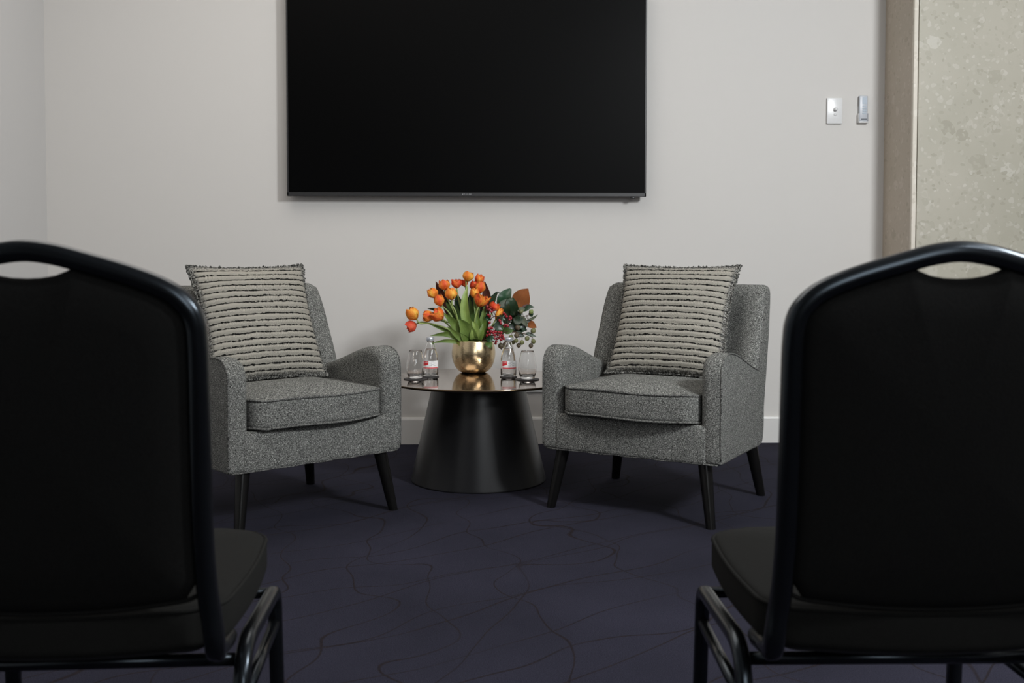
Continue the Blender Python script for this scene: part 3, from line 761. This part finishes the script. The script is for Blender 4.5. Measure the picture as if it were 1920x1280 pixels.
def bloom_bm(R, Hh, openn, seed, ruffle=0):
    bm = bmesh.new(); uvl = bm.loops.layers.uv.new('UVMap'); rnd = random.Random(seed); idx = 0
    for ring, (cnt, rs, hs) in enumerate(((3, 1.0, 1.0), (3, .88, .97), (4 if ruffle else 2, .62, .95))):
        for k in range(cnt):
            a0 = 2*PI*k/cnt+ring*PI/3+rnd.uniform(-.12, .12); op = openn*(1-.25*ring)+rnd.uniform(-.07, .07); hh = Hh*hs*rnd.uniform(.93, 1.07)
            nu, nv = 8, 9; half = (1.16 if cnt == 3 else .85); g = []
            for j in range(nv+1):
                v = j/nv
                # cup radius profile: narrow base, full belly, closing or opening lip
                rad = R*rs*(math.sin(min(1, v*1.55+.08)*PI/2)**.8)*(1-(.34-op)*max(0, v-.45)/.55*1.25)
                wv = (math.sin(PI*min(1, .16+v*.62))**.9) if v < .62 else max(.16, math.cos((v-.62)/.38*PI/2)**.42)
                row = []
                for i in range(nu+1):
                    u = i/nu*2-1; a = a0+u*half*wv
                    rr_ = rad*(1-.07*(1-abs(u))*0+.05*abs(u))
                    z = hh*(v-.10*(u*u)*v)+ruffle*.10*hh*math.sin(u*7+seed+k)*v*v
                    rr_ *= 1+ruffle*.12*math.sin(u*9+k*2+seed)*v
                    row.append(bm.verts.new((rr_*math.cos(a), rr_*math.sin(a), z)))
                g.append(row)
            for j in range(nv):
                for i in range(nu):
                    f = bm.faces.new((g[j][i], g[j][i+1], g[j+1][i+1], g[j+1][i]))
                    for lp, c in zip(f.loops, ((i/nu, j/nv), ((i+1)/nu, j/nv), ((i+1)/nu, (j+1)/nv), (i/nu, (j+1)/nv))): lp[uvl].uv = (c[0]*.98+.01+idx, c[1])
            idx += 1
    return bm
def tulip(label, bx, by, dy, size, hgt, mat, openn, tip, foot, ruffle=0, leaves=(), seed=0, mid=None):
    """(bx,by): middle of the bloom; tip: pixel offset giving the bloom's pointing direction"""
    c = P3(bx, by, dy); ax = (P3(bx+tip[0], by+tip[1], dy+(tip[2] if len(tip) > 2 else 0))-c).normalized()
    b = c-ax*hgt*.5
    f, r_ = sprout(foot, dy)
    m_ = [P3(*q) for q in (mid or [])]
    ctrl = [f, r_]+m_+[b-ax*.022, b+ax*.003]
    path = catmull(ctrl, 6)
    t = thing('tulip', label, 'flower', f, group='orange tulips in the brass vase')
    inv = Matrix.Translation(-f)
    def add(nm, bm, mt, lb=None):
        bmesh.ops.transform(bm, matrix=inv, verts=bm.verts); return obj(nm, bm, mt, t, label=lb)
    add('stem', tube(path, [.0034, .0030], 8), 'stem')
    bm = bloom_bm(size/2, hgt, openn-.05, seed, ruffle)
    q = ax.to_track_quat('Z', 'X').to_matrix().to_4x4()
    bmesh.ops.transform(bm, matrix=Matrix.Translation(b) @ q @ Matrix.Rotation(seed*1.3, 4, 'Z'), verts=bm.verts)
    add('bloom', bm, mat)
    for lf in leaves:
        pts, w, mt = lf[:3]; fold = lf[3] if len(lf) > 3 else .3
        lp = stem_path(pts[0][0], pts, 5)
        lp = lp[5:]
        add('leaf', leaf_grid(lp, scaled(w*1.3), side_of(lp), fold, wav=.05), mt)
    return t
S = .0021      # metres per pixel at the vase
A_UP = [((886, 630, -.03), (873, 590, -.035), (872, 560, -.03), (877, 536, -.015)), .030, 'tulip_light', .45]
B_LO = [((866, 634, -.03), (838, 626, -.05), (807, 629, -.06)), .022, 'tulip', .35]
C_SM = [((856, 640, -.045), (832, 639, -.065), (810, 643, -.075)), .013, 'tulip', .3]
D_LF = [((868, 634, -.01), (842, 621, -.02), (804, 607, -.02)), .020, 'tulip', .35]
E_LF = [((872, 630, -.035), (852, 606, -.045), (831, 586, -.04)), .036, 'tulip', .3]
F_CT = [((882, 634, -.055), (873, 614, -.065), (860, 598, -.06)), .050, 'tulip', .25]
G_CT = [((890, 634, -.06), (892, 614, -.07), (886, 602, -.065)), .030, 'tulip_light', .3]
H_RT = [((902, 632, -.03), (906, 600, -.035), (908, 574, -.03)), .028, 'tulip', .4]
I_CT = [((897, 630, -.04), (897, 606, -.05), (889, 572, -.04)), .022, 'tulip', .35]
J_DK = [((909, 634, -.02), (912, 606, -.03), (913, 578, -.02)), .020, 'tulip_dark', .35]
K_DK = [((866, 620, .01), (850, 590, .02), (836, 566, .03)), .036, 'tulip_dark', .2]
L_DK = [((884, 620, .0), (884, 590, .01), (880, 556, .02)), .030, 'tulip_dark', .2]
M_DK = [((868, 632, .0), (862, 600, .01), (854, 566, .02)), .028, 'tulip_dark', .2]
N_LW = [((872, 636, -.05), (858, 628, -.06), (838, 612, -.06)), .026, 'tulip', .3]
O_RT = [((897, 636, -.055), (903, 622, -.06), (906, 606, -.05)), .024, 'tulip', .3]
Q_TP = [((900, 625, 0), (912, 590, .02), (916, 552, .03)), .026, 'maroon', .3]
Q_TL = [((870, 620, .02), (840, 580, .04), (819, 530, .05)), .026, 'maroon', .3]
TUL = [
 ('topmost orange tulip, above all the others', 878, 518, .0, 21, 19, 'amber', .18, (2, -10), 884, 0, [A_UP]),
 ('orange tulip close right of the topmost one, partly behind it', 899, 523, .03, 18, 18, 'orange', .2, (3, -10), 892, 0, [Q_TP]),
 ('upright orange tulip just under the two highest on the right', 901, 538, -.01, 19, 22, 'orange', .12, (1, -10), 896, 0, [H_RT]),
 ('shadowed dark orange tulip wedged under the topmost bloom', 889, 535, .03, 17, 19, 'scarlet', .2, (0, -10), 890, 0, [L_DK]),
 ('small reddish tulip peeping out left below the topmost one', 871, 531, .035, 13, 13, 'scarlet', .3, (-2, -10), 884, 1, [I_CT]),
 ('ruffled red-orange tulip at the middle of the upper row', 856, 532, .01, 19, 16, 'scarlet', .32, (-1, -10), 876, 1, [M_DK]),
 ('orange tulip at the left end of the upper row, before a maroon leaf', 833, 534, .005, 22, 20, 'orange', .22, (-2, -10), 874, 0, [Q_TL]),
 ('round smooth orange tulip on a bare pale stem, middle left', 846, 550, -.03, 24, 24, 'amber', .06, (-1, -10), 860, 0, [E_LF, N_LW], [(856, 590, -.03)]),
 ('orange tulip at the left edge of the main bunch, leaning outward', 811, 549, -.01, 21, 20, 'amber', .12, (-5, -9), 868, 0, [D_LF], [(845, 590, -.01)]),
 ('orange tulip just under the one at the left edge of the bunch', 823.5, 563, -.03, 20, 22, 'orange', .12, (-3, -10), 866, 0, [K_DK], [(840, 600, -.02)]),
 ('pale yellow-orange tulip between the tall and the ruffled right-hand blooms', 890.5, 550, -.035, 17, 20, 'amber', .22, (-2, -10), 894, 0, [G_CT]),
 ('wide-open ruffled orange tulip low on the right of the bunch', 902, 564, -.05, 25, 22, 'orange', .42, (4, -10), 888, 1, [O_RT, F_CT], [(890, 604, -.05)]),
 ('yellow-orange tulip farthest left, on a long sideways stem', 773.5, 588, -.02, 25, 25, 'amber', .14, (-7, -9), 856, 0, [B_LO], [(840, 617, -.03), (805, 606, -.02)]),
 ('drooping coral-red tulip under the farthest left bloom', 771.5, 611, -.01, 22, 19, 'coral', .25, (-10, 4), 858, 0, [C_SM], [(838, 616, -.02), (808, 607, -.01)]),
 ('left one of the two touching orange tulips low on the left', 803.5, 593, -.02, 20, 19, 'orange', .3, (-9, -3), 862, 1, [], [(838, 607, -.03)]),
 ('right one of the two touching orange tulips low on the left', 821.5, 591, -.035, 25, 22, 'orange', .34, (-8, -6), 864, 1, [], [(848, 608, -.04)]),
 ('orange tulip among the upper red berries', 927, 575, -.02, 20, 16, 'scarlet', .25, (4, -9), 902, 0, [J_DK], [(908, 610, -.02)]),
 ('narrow yellow and orange tulip right of the berry tips', 935.5, 588, -.03, 13, 24, 'amber', .1, (5, -9), 904, 0, [], [(916, 620, -.03)]),
]
for i, a in enumerate(TUL):
    tulip(a[0], a[1], a[2], a[3], a[4]*S*1.08, a[5]*S*1.08, a[6], a[7], a[8], a[9], a[10], a[11], seed=i+1, mid=a[12] if len(a) > 12 else None)

Z = 10.67
def zz(u, v, dy): return (860+u/Z, 540+v/Z, dy)
class Branch:
    def __init__(s, name, label, cat, foot, path, rad, mat='bark', group=None):
        s.f, r_ = sprout(foot, path[0][2]); s.t = thing(name, label, cat, s.f, group=group); s.inv = Matrix.Translation(-s.f)
        s.path = catmull([s.f, r_]+[P3(*p) for p in path], 5)
        s.add('stem', tube(s.path, rad, 7), mat)
    def add(s, nm, bm, mt, lb=None, par=None):
        bmesh.ops.transform(bm, matrix=s.inv, verts=bm.verts); return obj(nm, bm, mt, par or s.t, label=lb)
    def near(s, p): return min(s.path[6:], key=lambda q: (q-p).length)
    def leaf(s, pts, w, mt, prof=None, fold=.2, tilt=.25, lb=None):
        P = [P3(*q) for q in pts]; bm = bmesh.new()
        lp = catmull(P, 5); sd = side_of(lp); sd.y = tilt
        b2 = leaf_grid(lp, scaled(w*1.3, prof or [.12, .72, 1, .95, .75, .42, .04]), sd, fold)
        o = s.add('leaf', b2, mt, lb)
        a = s.near(P[0])
        if (a-P[0]).length > .006: s.add('leaf_stalk', tube(catmull([a, (a+P[0])/2+Vector((0, 0, .004)), P[0]], 3), .0011, 5), 'bark')
        return o
# glossy magnolia branch
mg = Branch('magnolia_branch', 'magnolia branch with dark glossy leaves and one upright brown leaf, right of the tulips', 'foliage', 908, [(925, 610, .03), (950, 592, .03), (972, 582, .02)], [.004, .002])
mg.leaf([zz(1040, 520, .03), zz(1000, 380, .03), zz(930, 200, .02), zz(1040, 10, .03)], .062, 'bottle_green', [.2, .6, .95, 1, .8, .55, .12], .25)
mg.leaf([zz(1215, 450, .02), zz(1235, 280, .03), zz(1300, 130, .03), zz(1392, 8, .04)], .060, 'rust', [.25, .8, 1.0, 1.0, .8, .45, .02], .15, lb='rust-brown leaf underside')
mg.leaf([zz(1130, 560, .0), zz(1080, 420, -.01), zz(1060, 260, -.01), zz(1090, 190, 0)], .042, 'dark', None, .25)
mg.leaf([zz(1010, 560, .0), zz(930, 430, -.01), zz(900, 320, .0), zz(960, 215, .01)], .040, 'dark', None, .25)
mg.leaf([zz(640, 420, .03), zz(655, 280, .03), zz(715, 170, .03), zz(765, 95, .03), zz(835, 92, .03)], .024, 'dark', [.4, .9, 1, .7, .4, .25, .05], .3)
mg.leaf([zz(1090, 640, .01), zz(1180, 560, .0), zz(1260, 520, .0)], .03, 'dark')
mg.leaf([zz(1230, 560, -.02), zz(1300, 660, -.03), zz(1375, 785, -.03)], .021, 'grey_green', None, .2)
mg.leaf([zz(1300, 470, .0), zz(1400, 380, .0), zz(1515, 380, .0)], .016, 'dark')
mg.leaf([zz(1260, 470, .0), zz(1320, 380, .01), zz(1430, 310, .02)], .014, 'maroon')
mg.leaf([zz(1180, 460, -.02), zz(1260, 430, -.02), zz(1330, 400, -.01)], .018, 'grey_green')
mg.leaf([zz(1060, 720, .0), zz(1150, 680, -.01), zz(1290, 660, -.01)], .03, 'dark')
mg.leaf([zz(1060, 800, .01), zz(1150, 740, .01), zz(1300, 780, .02)], .034, 'dark')
mg.leaf([zz(1030, 640, .02), zz(1100, 560, .02), zz(1210, 430, .03)], .036, 'dark')
mg.leaf([zz(1120, 860, .015), zz(1230, 820, .01), zz(1370, 840, .01)], .028, 'dark')
mg.leaf([zz(780, 560, .02), zz(860, 470, .02), zz(960, 420, .02)], .030, 'bottle_green')
mg.leaf([zz(900, 700, .02), zz(960, 640, .02), zz(1080, 600, .02)], .030, 'dark')
mg.leaf([zz(760, 900, .0), zz(860, 820, .0), zz(990, 780, .0)], .034, 'tulip_dark')
mb = Branch('magnolia_branch', 'second magnolia branch, its dark green and maroon leaves tucked behind the middle tulips', 'foliage', 886, [(882, 610, .05), (874, 580, .055), (872, 552, .055)], [.004, .002])
mb.leaf([(868, 606, .05), (850, 588, .055), (838, 568, .055), (834, 556, .055)], .040, 'dark', None, .2)
mb.leaf([(876, 596, .05), (862, 574, .055), (856, 548, .055)], .036, 'bottle_green', None, .2)
mb.leaf([(882, 600, .05), (884, 574, .055), (882, 546, .055)], .036, 'dark', None, .2)
mb.leaf([(892, 610, .05), (900, 586, .055), (908, 560, .055)], .036, 'bottle_green', None, .2)
mb.leaf([(836, 566, .055), (826, 548, .055), (817, 527, .055)], .026, 'maroon', None, .2)
mb.leaf([(902, 580, .055), (912, 558, .055), (909, 527, .055)], .034, 'maroon', None, .2)
mb.leaf([(828, 586, .04), (816, 580, .04), (801, 578, .04)], .012, 'dark', None, .2)
# gumnut branches
GUP = 'eucalyptus branches with round green seed pods'
g1 = Branch('gumnut_branch', 'upper eucalyptus branch reaching farthest right, slender dark leaves and a green pod', 'foliage', 910, [(930, 618, .01), (965, 600, .0), (992, 590, -.01)], [.003, .0014], group=GUP)
def pods(br, lst):
    for u, v, dy, r, mt in lst:
        c = P3(*zz(u, v, dy)); a = br.near(c); bm = bmesh.new()
        ax = (c-a); ax = ax.normalized() if ax.length > 1e-4 else Vector((0, 0, -1)); q = ax.to_track_quat('Z', 'X')
        add_lathe(bm, [(0, -1.0*r), (.45*r, -.92*r), (.82*r, -.55*r), (1.0*r, 0), (.88*r, .5*r), (.55*r, .85*r), (.22*r, .98*r), (.16*r, 1.22*r), (0, 1.25*r)], 14)
        bmesh.ops.transform(bm, matrix=Matrix.Translation(c) @ q.to_matrix().to_4x4(), verts=bm.verts)
        o = br.add('seed_pod', bm, mt)
        if (c-a).length > r*1.1: br.add('pod_stalk', tube(catmull([a, (a+c)/2+Vector((0, 0, .006)), c-ax*r*.9], 3), .0009, 5), 'bark')
pods(g1, [(1450, 475, -.01, .0098, 'pod_green'), (1180, 790, -.03, .0115, 'pod_brown'), (1250, 470, -.03, .009, 'pod')])
g1.leaf([zz(1400, 625, -.01), zz(1490, 600, -.01), zz(1585, 528, -.01)], .009, 'grey_green')
g1.leaf([zz(1420, 560, .0), zz(1450, 530, .0), zz(1500, 510, .0)], .018, 'dark')
g1.leaf([zz(1100, 600, -.02), zz(1200, 640, -.03), zz(1290, 610, -.03)], .03, 'dark')
g1.leaf([zz(1180, 660, -.01), zz(1270, 740, -.02), zz(1330, 860, -.02)], .032, 'dark')
g1.leaf([zz(1390, 700, -.01), zz(1460, 735, -.02), zz(1560, 790, -.02)], .026, 'rust')
g1.leaf([zz(1350, 650, .0), zz(1430, 690, .0), zz(1530, 740, .0)], .018, 'dark')
g2 = Branch('gumnut_branch', 'lower eucalyptus branch hung with a cluster of round green pods above the right bottle', 'foliage', 912, [(925, 628, -.02), (955, 622, -.03), (985, 626, -.03), (998, 632, -.03)], [.003, .0014], group=GUP)
pods(g2, [(1490, 855, -.03, .0112, 'pod'), (1370, 1005, -.04, .0100, 'pod'), (1495, 1065, -.04, .0100, 'pod'), (1445, 1150, -.03, .0098, 'pod_brown'), (1265, 1085, -.05, .0098, 'pod'), (1150, 1050, -.05, .0092, 'pod'), (1200, 1145, -.04, .0096, 'pod_brown'), (1045, 990, -.04, .0110, 'pod'), (1160, 945, -.05, .0110, 'pod_brown'), (845, 1155, -.03, .0125, 'pod_brown'), (930, 1120, -.02, .0100, 'pod_brown'), (1090, 1080, -.03, .009, 'pod')])
g2.leaf([zz(1340, 900, -.03), zz(1430, 925, -.03), zz(1560, 975, -.03)], .012, 'dark')
g2.leaf([zz(1150, 860, -.02), zz(1230, 930, -.02), zz(1320, 965, -.02)], .020, 'dark')
g2.leaf([zz(900, 830, -.02), zz(990, 860, -.03), zz(1100, 845, -.03)], .022, 'tulip_dark')
g2.leaf([zz(960, 760, -.01), zz(1060, 800, -.01), zz(1150, 870, -.01)], .026, 'dark')
# berry sprigs
GB = 'red berry sprigs in the vase'
def berries(br, lst):
    for k, (u, v) in enumerate(lst):
        c = P3(*zz(u, v, -.045-.02*((k*7) % 5)/5)); bm = bmesh.new(); add_ball(bm, c, .0056+.0007*((k*3) % 4)/3, sub=2)
        br.add('berry', bm, 'red')
        a = br.near(c)
        if (a-c).length > .008: br.add('berry_stalk', tube(catmull([a, (a+c)/2+Vector((0, 0, .003)), c], 3), .0007, 4), 'maroon')
b1 = Branch('berry_sprig', 'upper sprig of dark red berries beside the right tulips', 'berries', 904, [(913, 615, -.04), (925, 594, -.05), (945, 596, -.05), (956, 596, -.05)], [.0022, .001], 'maroon', GB)
berries(b1, [(570, 400), (605, 425), (575, 365), (640, 400), (590, 535), (622, 560), (830, 660), (845, 705), (815, 640), (1030, 575), (1045, 605), (1015, 625), (905, 500), (930, 530), (960, 570), (910, 745), (945, 735), (985, 755), (930, 765), (660, 470), (700, 440)])
b1.leaf([zz(760, 690, -.04), zz(850, 600, -.05), zz(950, 640, -.05)], .022, 'bottle_green')
b1.leaf([zz(640, 620, -.03), zz(570, 600, -.04), zz(545, 660, -.04)], .02, 'bottle_green')
b2 = Branch('berry_sprig', 'lower cluster of dark red berries at the right of the vase rim', 'berries', 906, [(915, 628, -.05), (928, 630, -.06), (942, 634, -.06)], [.0022, .001], 'maroon', GB)
berries(b2, [(620, 690), (640, 790), (608, 805), (665, 800), (580, 875), (600, 890), (570, 945), (620, 930), (660, 955), (700, 870), (750, 840), (740, 880), (695, 900), (850, 890), (830, 960), (880, 950), (800, 1000), (850, 1030), (900, 1010), (750, 1065), (740, 1105), (690, 1050), (720, 940), (780, 935), (800, 880), (870, 990), (770, 1010), (720, 1010), (840, 930), (650, 870)])
b2.leaf([zz(560, 1010, -.05), zz(640, 1015, -.07), zz(730, 1045, -.07)], .022, 'bottle_green')
b2.leaf([zz(700, 770, -.05), zz(790, 770, -.05), zz(880, 830, -.05)], .03, 'dark')
b2.leaf([zz(560, 1060, -.05), zz(610, 1130, -.085), zz(640, 1210, -.088)], .022, 'tulip_dark')

# ------------------------------------------------------------------ black conference chairs
def make_stack_chair():
    t = thing('conference_chair', 'x', 'chair')
    # back frame: one bent tube from under the seat up, over the crown and down again
    def yb(z): return .0 if z < .45 else -(z-.45)*.122
    outer = [(.2080, .440), (.2028, .486), (.2003, .554), (.2006, .62), (.2018, .70), (.2028, .765), (.2026, .79), (.2005, .8138), (.1907, .8358), (.1668, .8576), (.1242, .8762), (.0632, .8948), (.0326, .9028)]
    outl_ = [(x, z) for x, z in outer]+[(0, .9066)]+[(-x, z) for x, z in reversed(outer)]
    sm = [(p.x, p.y) for p in catmull([(x, z, 0) for x, z in outl_], 5)]          # right side up, over, left side down
    def off(d):
        out = []
        for i, p in enumerate(sm):
            q = Vector(sm[min(i+1, len(sm)-1)])-Vector(sm[max(i-1, 0)]); n_ = Vector((-q.y, q.x)).normalized(); out.append(Vector(p)+n_*d)
        return out
    cl = [Vector((p.x, yb(p.y), p.y)) for p in off(.0125)]
    tail = [(.1975, .001, .420), (.1975, .008, .4060), (.1965, .026, .3990), (.1930, .060, .3930), (.1880, .120, .3790)]
    path = [Vector((x, y, z)) for x, y, z in reversed(tail)]+cl+[Vector((-x, y, z)) for x, y, z in tail]
    k0 = len(tail); path = catmull(path[:k0+1], 4)[:-1]+path[k0:len(path)-k0]+catmull(path[len(path)-k0-1:], 4)[1:]
    obj('back_frame', tube(path, .0125, 16, ecc=(1.12, 1.0), power=2.6, up=(0, 1, 0)), 'black_tube', t)
    # back pad fills the frame, top scooped to leave the hand hole
    ins = [p for p in off(.0215) if p.y > .492]
    R_ = [(-.165, .4725), (-.12, .4660), (-.06, .4605), (0, .4590), (.06, .4605), (.12, .4660), (.165, .4725)]
    hole = []
    mid_ = []
    for p in ins:
        if abs(p.x) < .060:
            continue
        mid_.append(p)
    rt = [p for p in mid_ if p.x > 0]; lt = [p for p in mid_ if p.x < 0]
    scoop = [(.057, .8760), (.047, .8712), (.034, .8660), (.018, .8632), (0, .8624), (-.018, .8632), (-.034, .8660), (-.047, .8712), (-.057, .8760)]
    O2 = [Vector(p) for p in R_]+rt+[Vector(p) for p in scoop]+lt
    A = sum(O2[i-1][0]*O2[i][1]-O2[i][0]*O2[i-1][1] for i in range(len(O2)))
    if A < 0: O2.reverse()
    loops = []
    def lay(d, off):
        Q = inset_poly(O2, d) if d else [Vector(p) for p in O2]
        loops.append([(p[0], yb(p[1])+off, p[1]) for p in Q])
    cxz = (0, .67)
    def shrink(f, off):
        Q = inset_poly(O2, .016); loops.append([(cxz[0]+(p[0]-cxz[0])*f, yb(cxz[1]+(p[1]-cxz[1])*f)+off, cxz[1]+(p[1]-cxz[1])*f) for p in Q])
    for f, o_ in ((.02, -.022), (.5, -.021), (.8, -.018)): shrink(f, o_)
    for d, o_ in ((.016, -.0145), (.008, -.011), (.003, -.007), (0, -.002), (0, .006), (.006, .014), (.016, .020)): lay(d, o_)
    for f, o_ in ((.8, .026), (.5, .030), (.02, .032)): shrink(f, o_)
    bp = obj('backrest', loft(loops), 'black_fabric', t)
    wl = [(x, yb(z)-.004, z) for x, z in [(-.180, .478), (-.165, .4715), (-.12, .4650), (-.06, .4595), (0, .4580), (.06, .4595), (.12, .4650), (.165, .4715), (.180, .478)]]
    obj('piping', tube(catmull(wl, 4), .0030, 7), 'black_fabric', bp)
    # seat
    def ol(w, y0, y1, r0, r1, bow):
        pts = []
        for k in range(13): x = -w+r1+(2*w-2*r1)*k/12; pts.append((x, y0-bow*(1-(x/w)**2)))
        def arc(cx, cy, r, a0):
            for k in range(1, 8): a = a0+PI/2*k/8; pts.append((cx+r*math.cos(a), cy+r*math.sin(a)))
        ye = y0-bow*(1-((w-r1)/w)**2)
        arc(w-r1, ye+r1, r1, -PI/2)
        for k in range(9): pts.append((w+.006*math.sin(PI*k/8), ye+r1+(y1-r0-ye-r1)*k/8))
        arc(w-r0, y1-r0, r0, 0)
        for k in range(9): x = w-r0-(2*w-2*r0)*k/8; pts.append((x, y1+.012*(1-(x/w)**2)))
        arc(-w+r0, y1-r0, r0, PI/2)
        for k in range(9): pts.append((-w-.006*math.sin(PI*k/8), y1-r0-(y1-r0-ye-r1)*k/8))
        arc(-w+r1, ye+r1, r1, PI)
        return pts
    so_ = ol(.205, .038, .402, .070, .060, .036)
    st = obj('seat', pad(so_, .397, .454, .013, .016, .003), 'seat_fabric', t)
    oo = inset_poly(so_, .0015)
    obj('piping', tube([(p.x, p.y, .4485) for p in oo], .0032, 7, closed=True), 'seat_fabric', st)
    obj('seat_board', loft([[(p.x, p.y, z) for p in inset_poly(so_, d)] for z, d in ((.384, .036), (.399, .022))]), 'rubber', t)
    # side frames: inverted U, front leg - seat rail - rear leg
    for s in (-1, 1):
        P = fillet([(s*.209, .425, 0), (s*.2057, .402, .353), (s*.2107, .098, .371), (s*.2150, .070, 0)], [.035, .075], 10)
        dense = []
        for a, b in zip(P, P[1:]):
            k = max(1, int((b-a).length/.03)); dense += [a+(b-a)*i/k for i in range(k)]
        dense.append(P[-1])
        sf = obj('leg_frame', tube(dense, .0115, 14, up=(1, 0, 0), power=2.6), 'black_tube', t)
        fa = Vector((s*.2062, .406, .300)); rb = Vector((s*.2115, .0935, .300))
        obj('side_stretcher', tube([fa, rb], .0085, 10, power=2.6), 'black_tube', t)
        for pnt in (P[0], P[-1]):
            obj('foot_cap', lathe([(0, 0), (.0140, 0), (.0145, .003), (.0140, .022), (0, .022)], 18), 'rubber', sf, loc=(pnt.x, pnt.y, 0))
    obj('cross_rail', tube([(-.2105, .122, .349), (.2105, .122, .349)], .0085, 10, power=2.6), 'black_tube', t)
    obj('cross_rail', tube([(-.2057, .385, .353), (.2057, .385, .353)], .0085, 10, power=2.6), 'black_tube', t)
    return t
ch1 = make_stack_chair()
ch2 = copy_tree(ch1)
for o, (x, y), a, lb in ((ch1, (.556, 1.2653), -.7, 'black padded conference chair at right, seen from behind before the terrazzo wall'), (ch2, (-.5231, 1.2764), 2.0, 'black padded conference chair at left, seen from behind')):
    o.location = (x, y, 0); o.rotation_euler = (0, 0, math.radians(a)); o['label'] = lb; o['group'] = 'black conference chairs in the foreground'

# ------------------------------------------------------------------ light
def area(name, loc, target, size, size_y, power, color):
    l = bpy.data.lights.new(name, 'AREA'); l.shape = 'RECTANGLE'; l.size = size; l.size_y = size_y; l.energy = power; l.color = color
    o = bpy.data.objects.new(name, l); COL.objects.link(o); o.location = loc
    o.rotation_euler = (Vector(target)-Vector(loc)).to_track_quat('-Z', 'Y').to_euler(); return o
area('key_light', (2.35, .95, 2.5), (.1, 4.7, .8), .45, .5, 110, (.95, .98, 1.0))
area('ceiling_light', (-.6, 3.25, 2.72), (-.6, 3.25, 0), 1.9, 2.0, 26, (1.0, .95, .89))
area('rear_light', (1.9, -.4, 2.68), (.0, 4, .8), .7, .7, 28, (.97, .98, 1.0))
area('window_light', (1.15, -2.5, 1.8), (.6, 4, 1.0), 1.3, 1.3, 32, (.93, .97, 1.0))
w = bpy.data.worlds.new('world'); bpy.context.scene.world = w; w.use_nodes = True
w.node_tree.nodes['Background'].inputs[0].default_value = (.6, .65, .7, 1); w.node_tree.nodes['Background'].inputs[1].default_value = .05
vs = bpy.context.scene.view_settings
vs.view_transform = 'Standard'; vs.look = 'None'; vs.exposure = 0; vs.gamma = 1
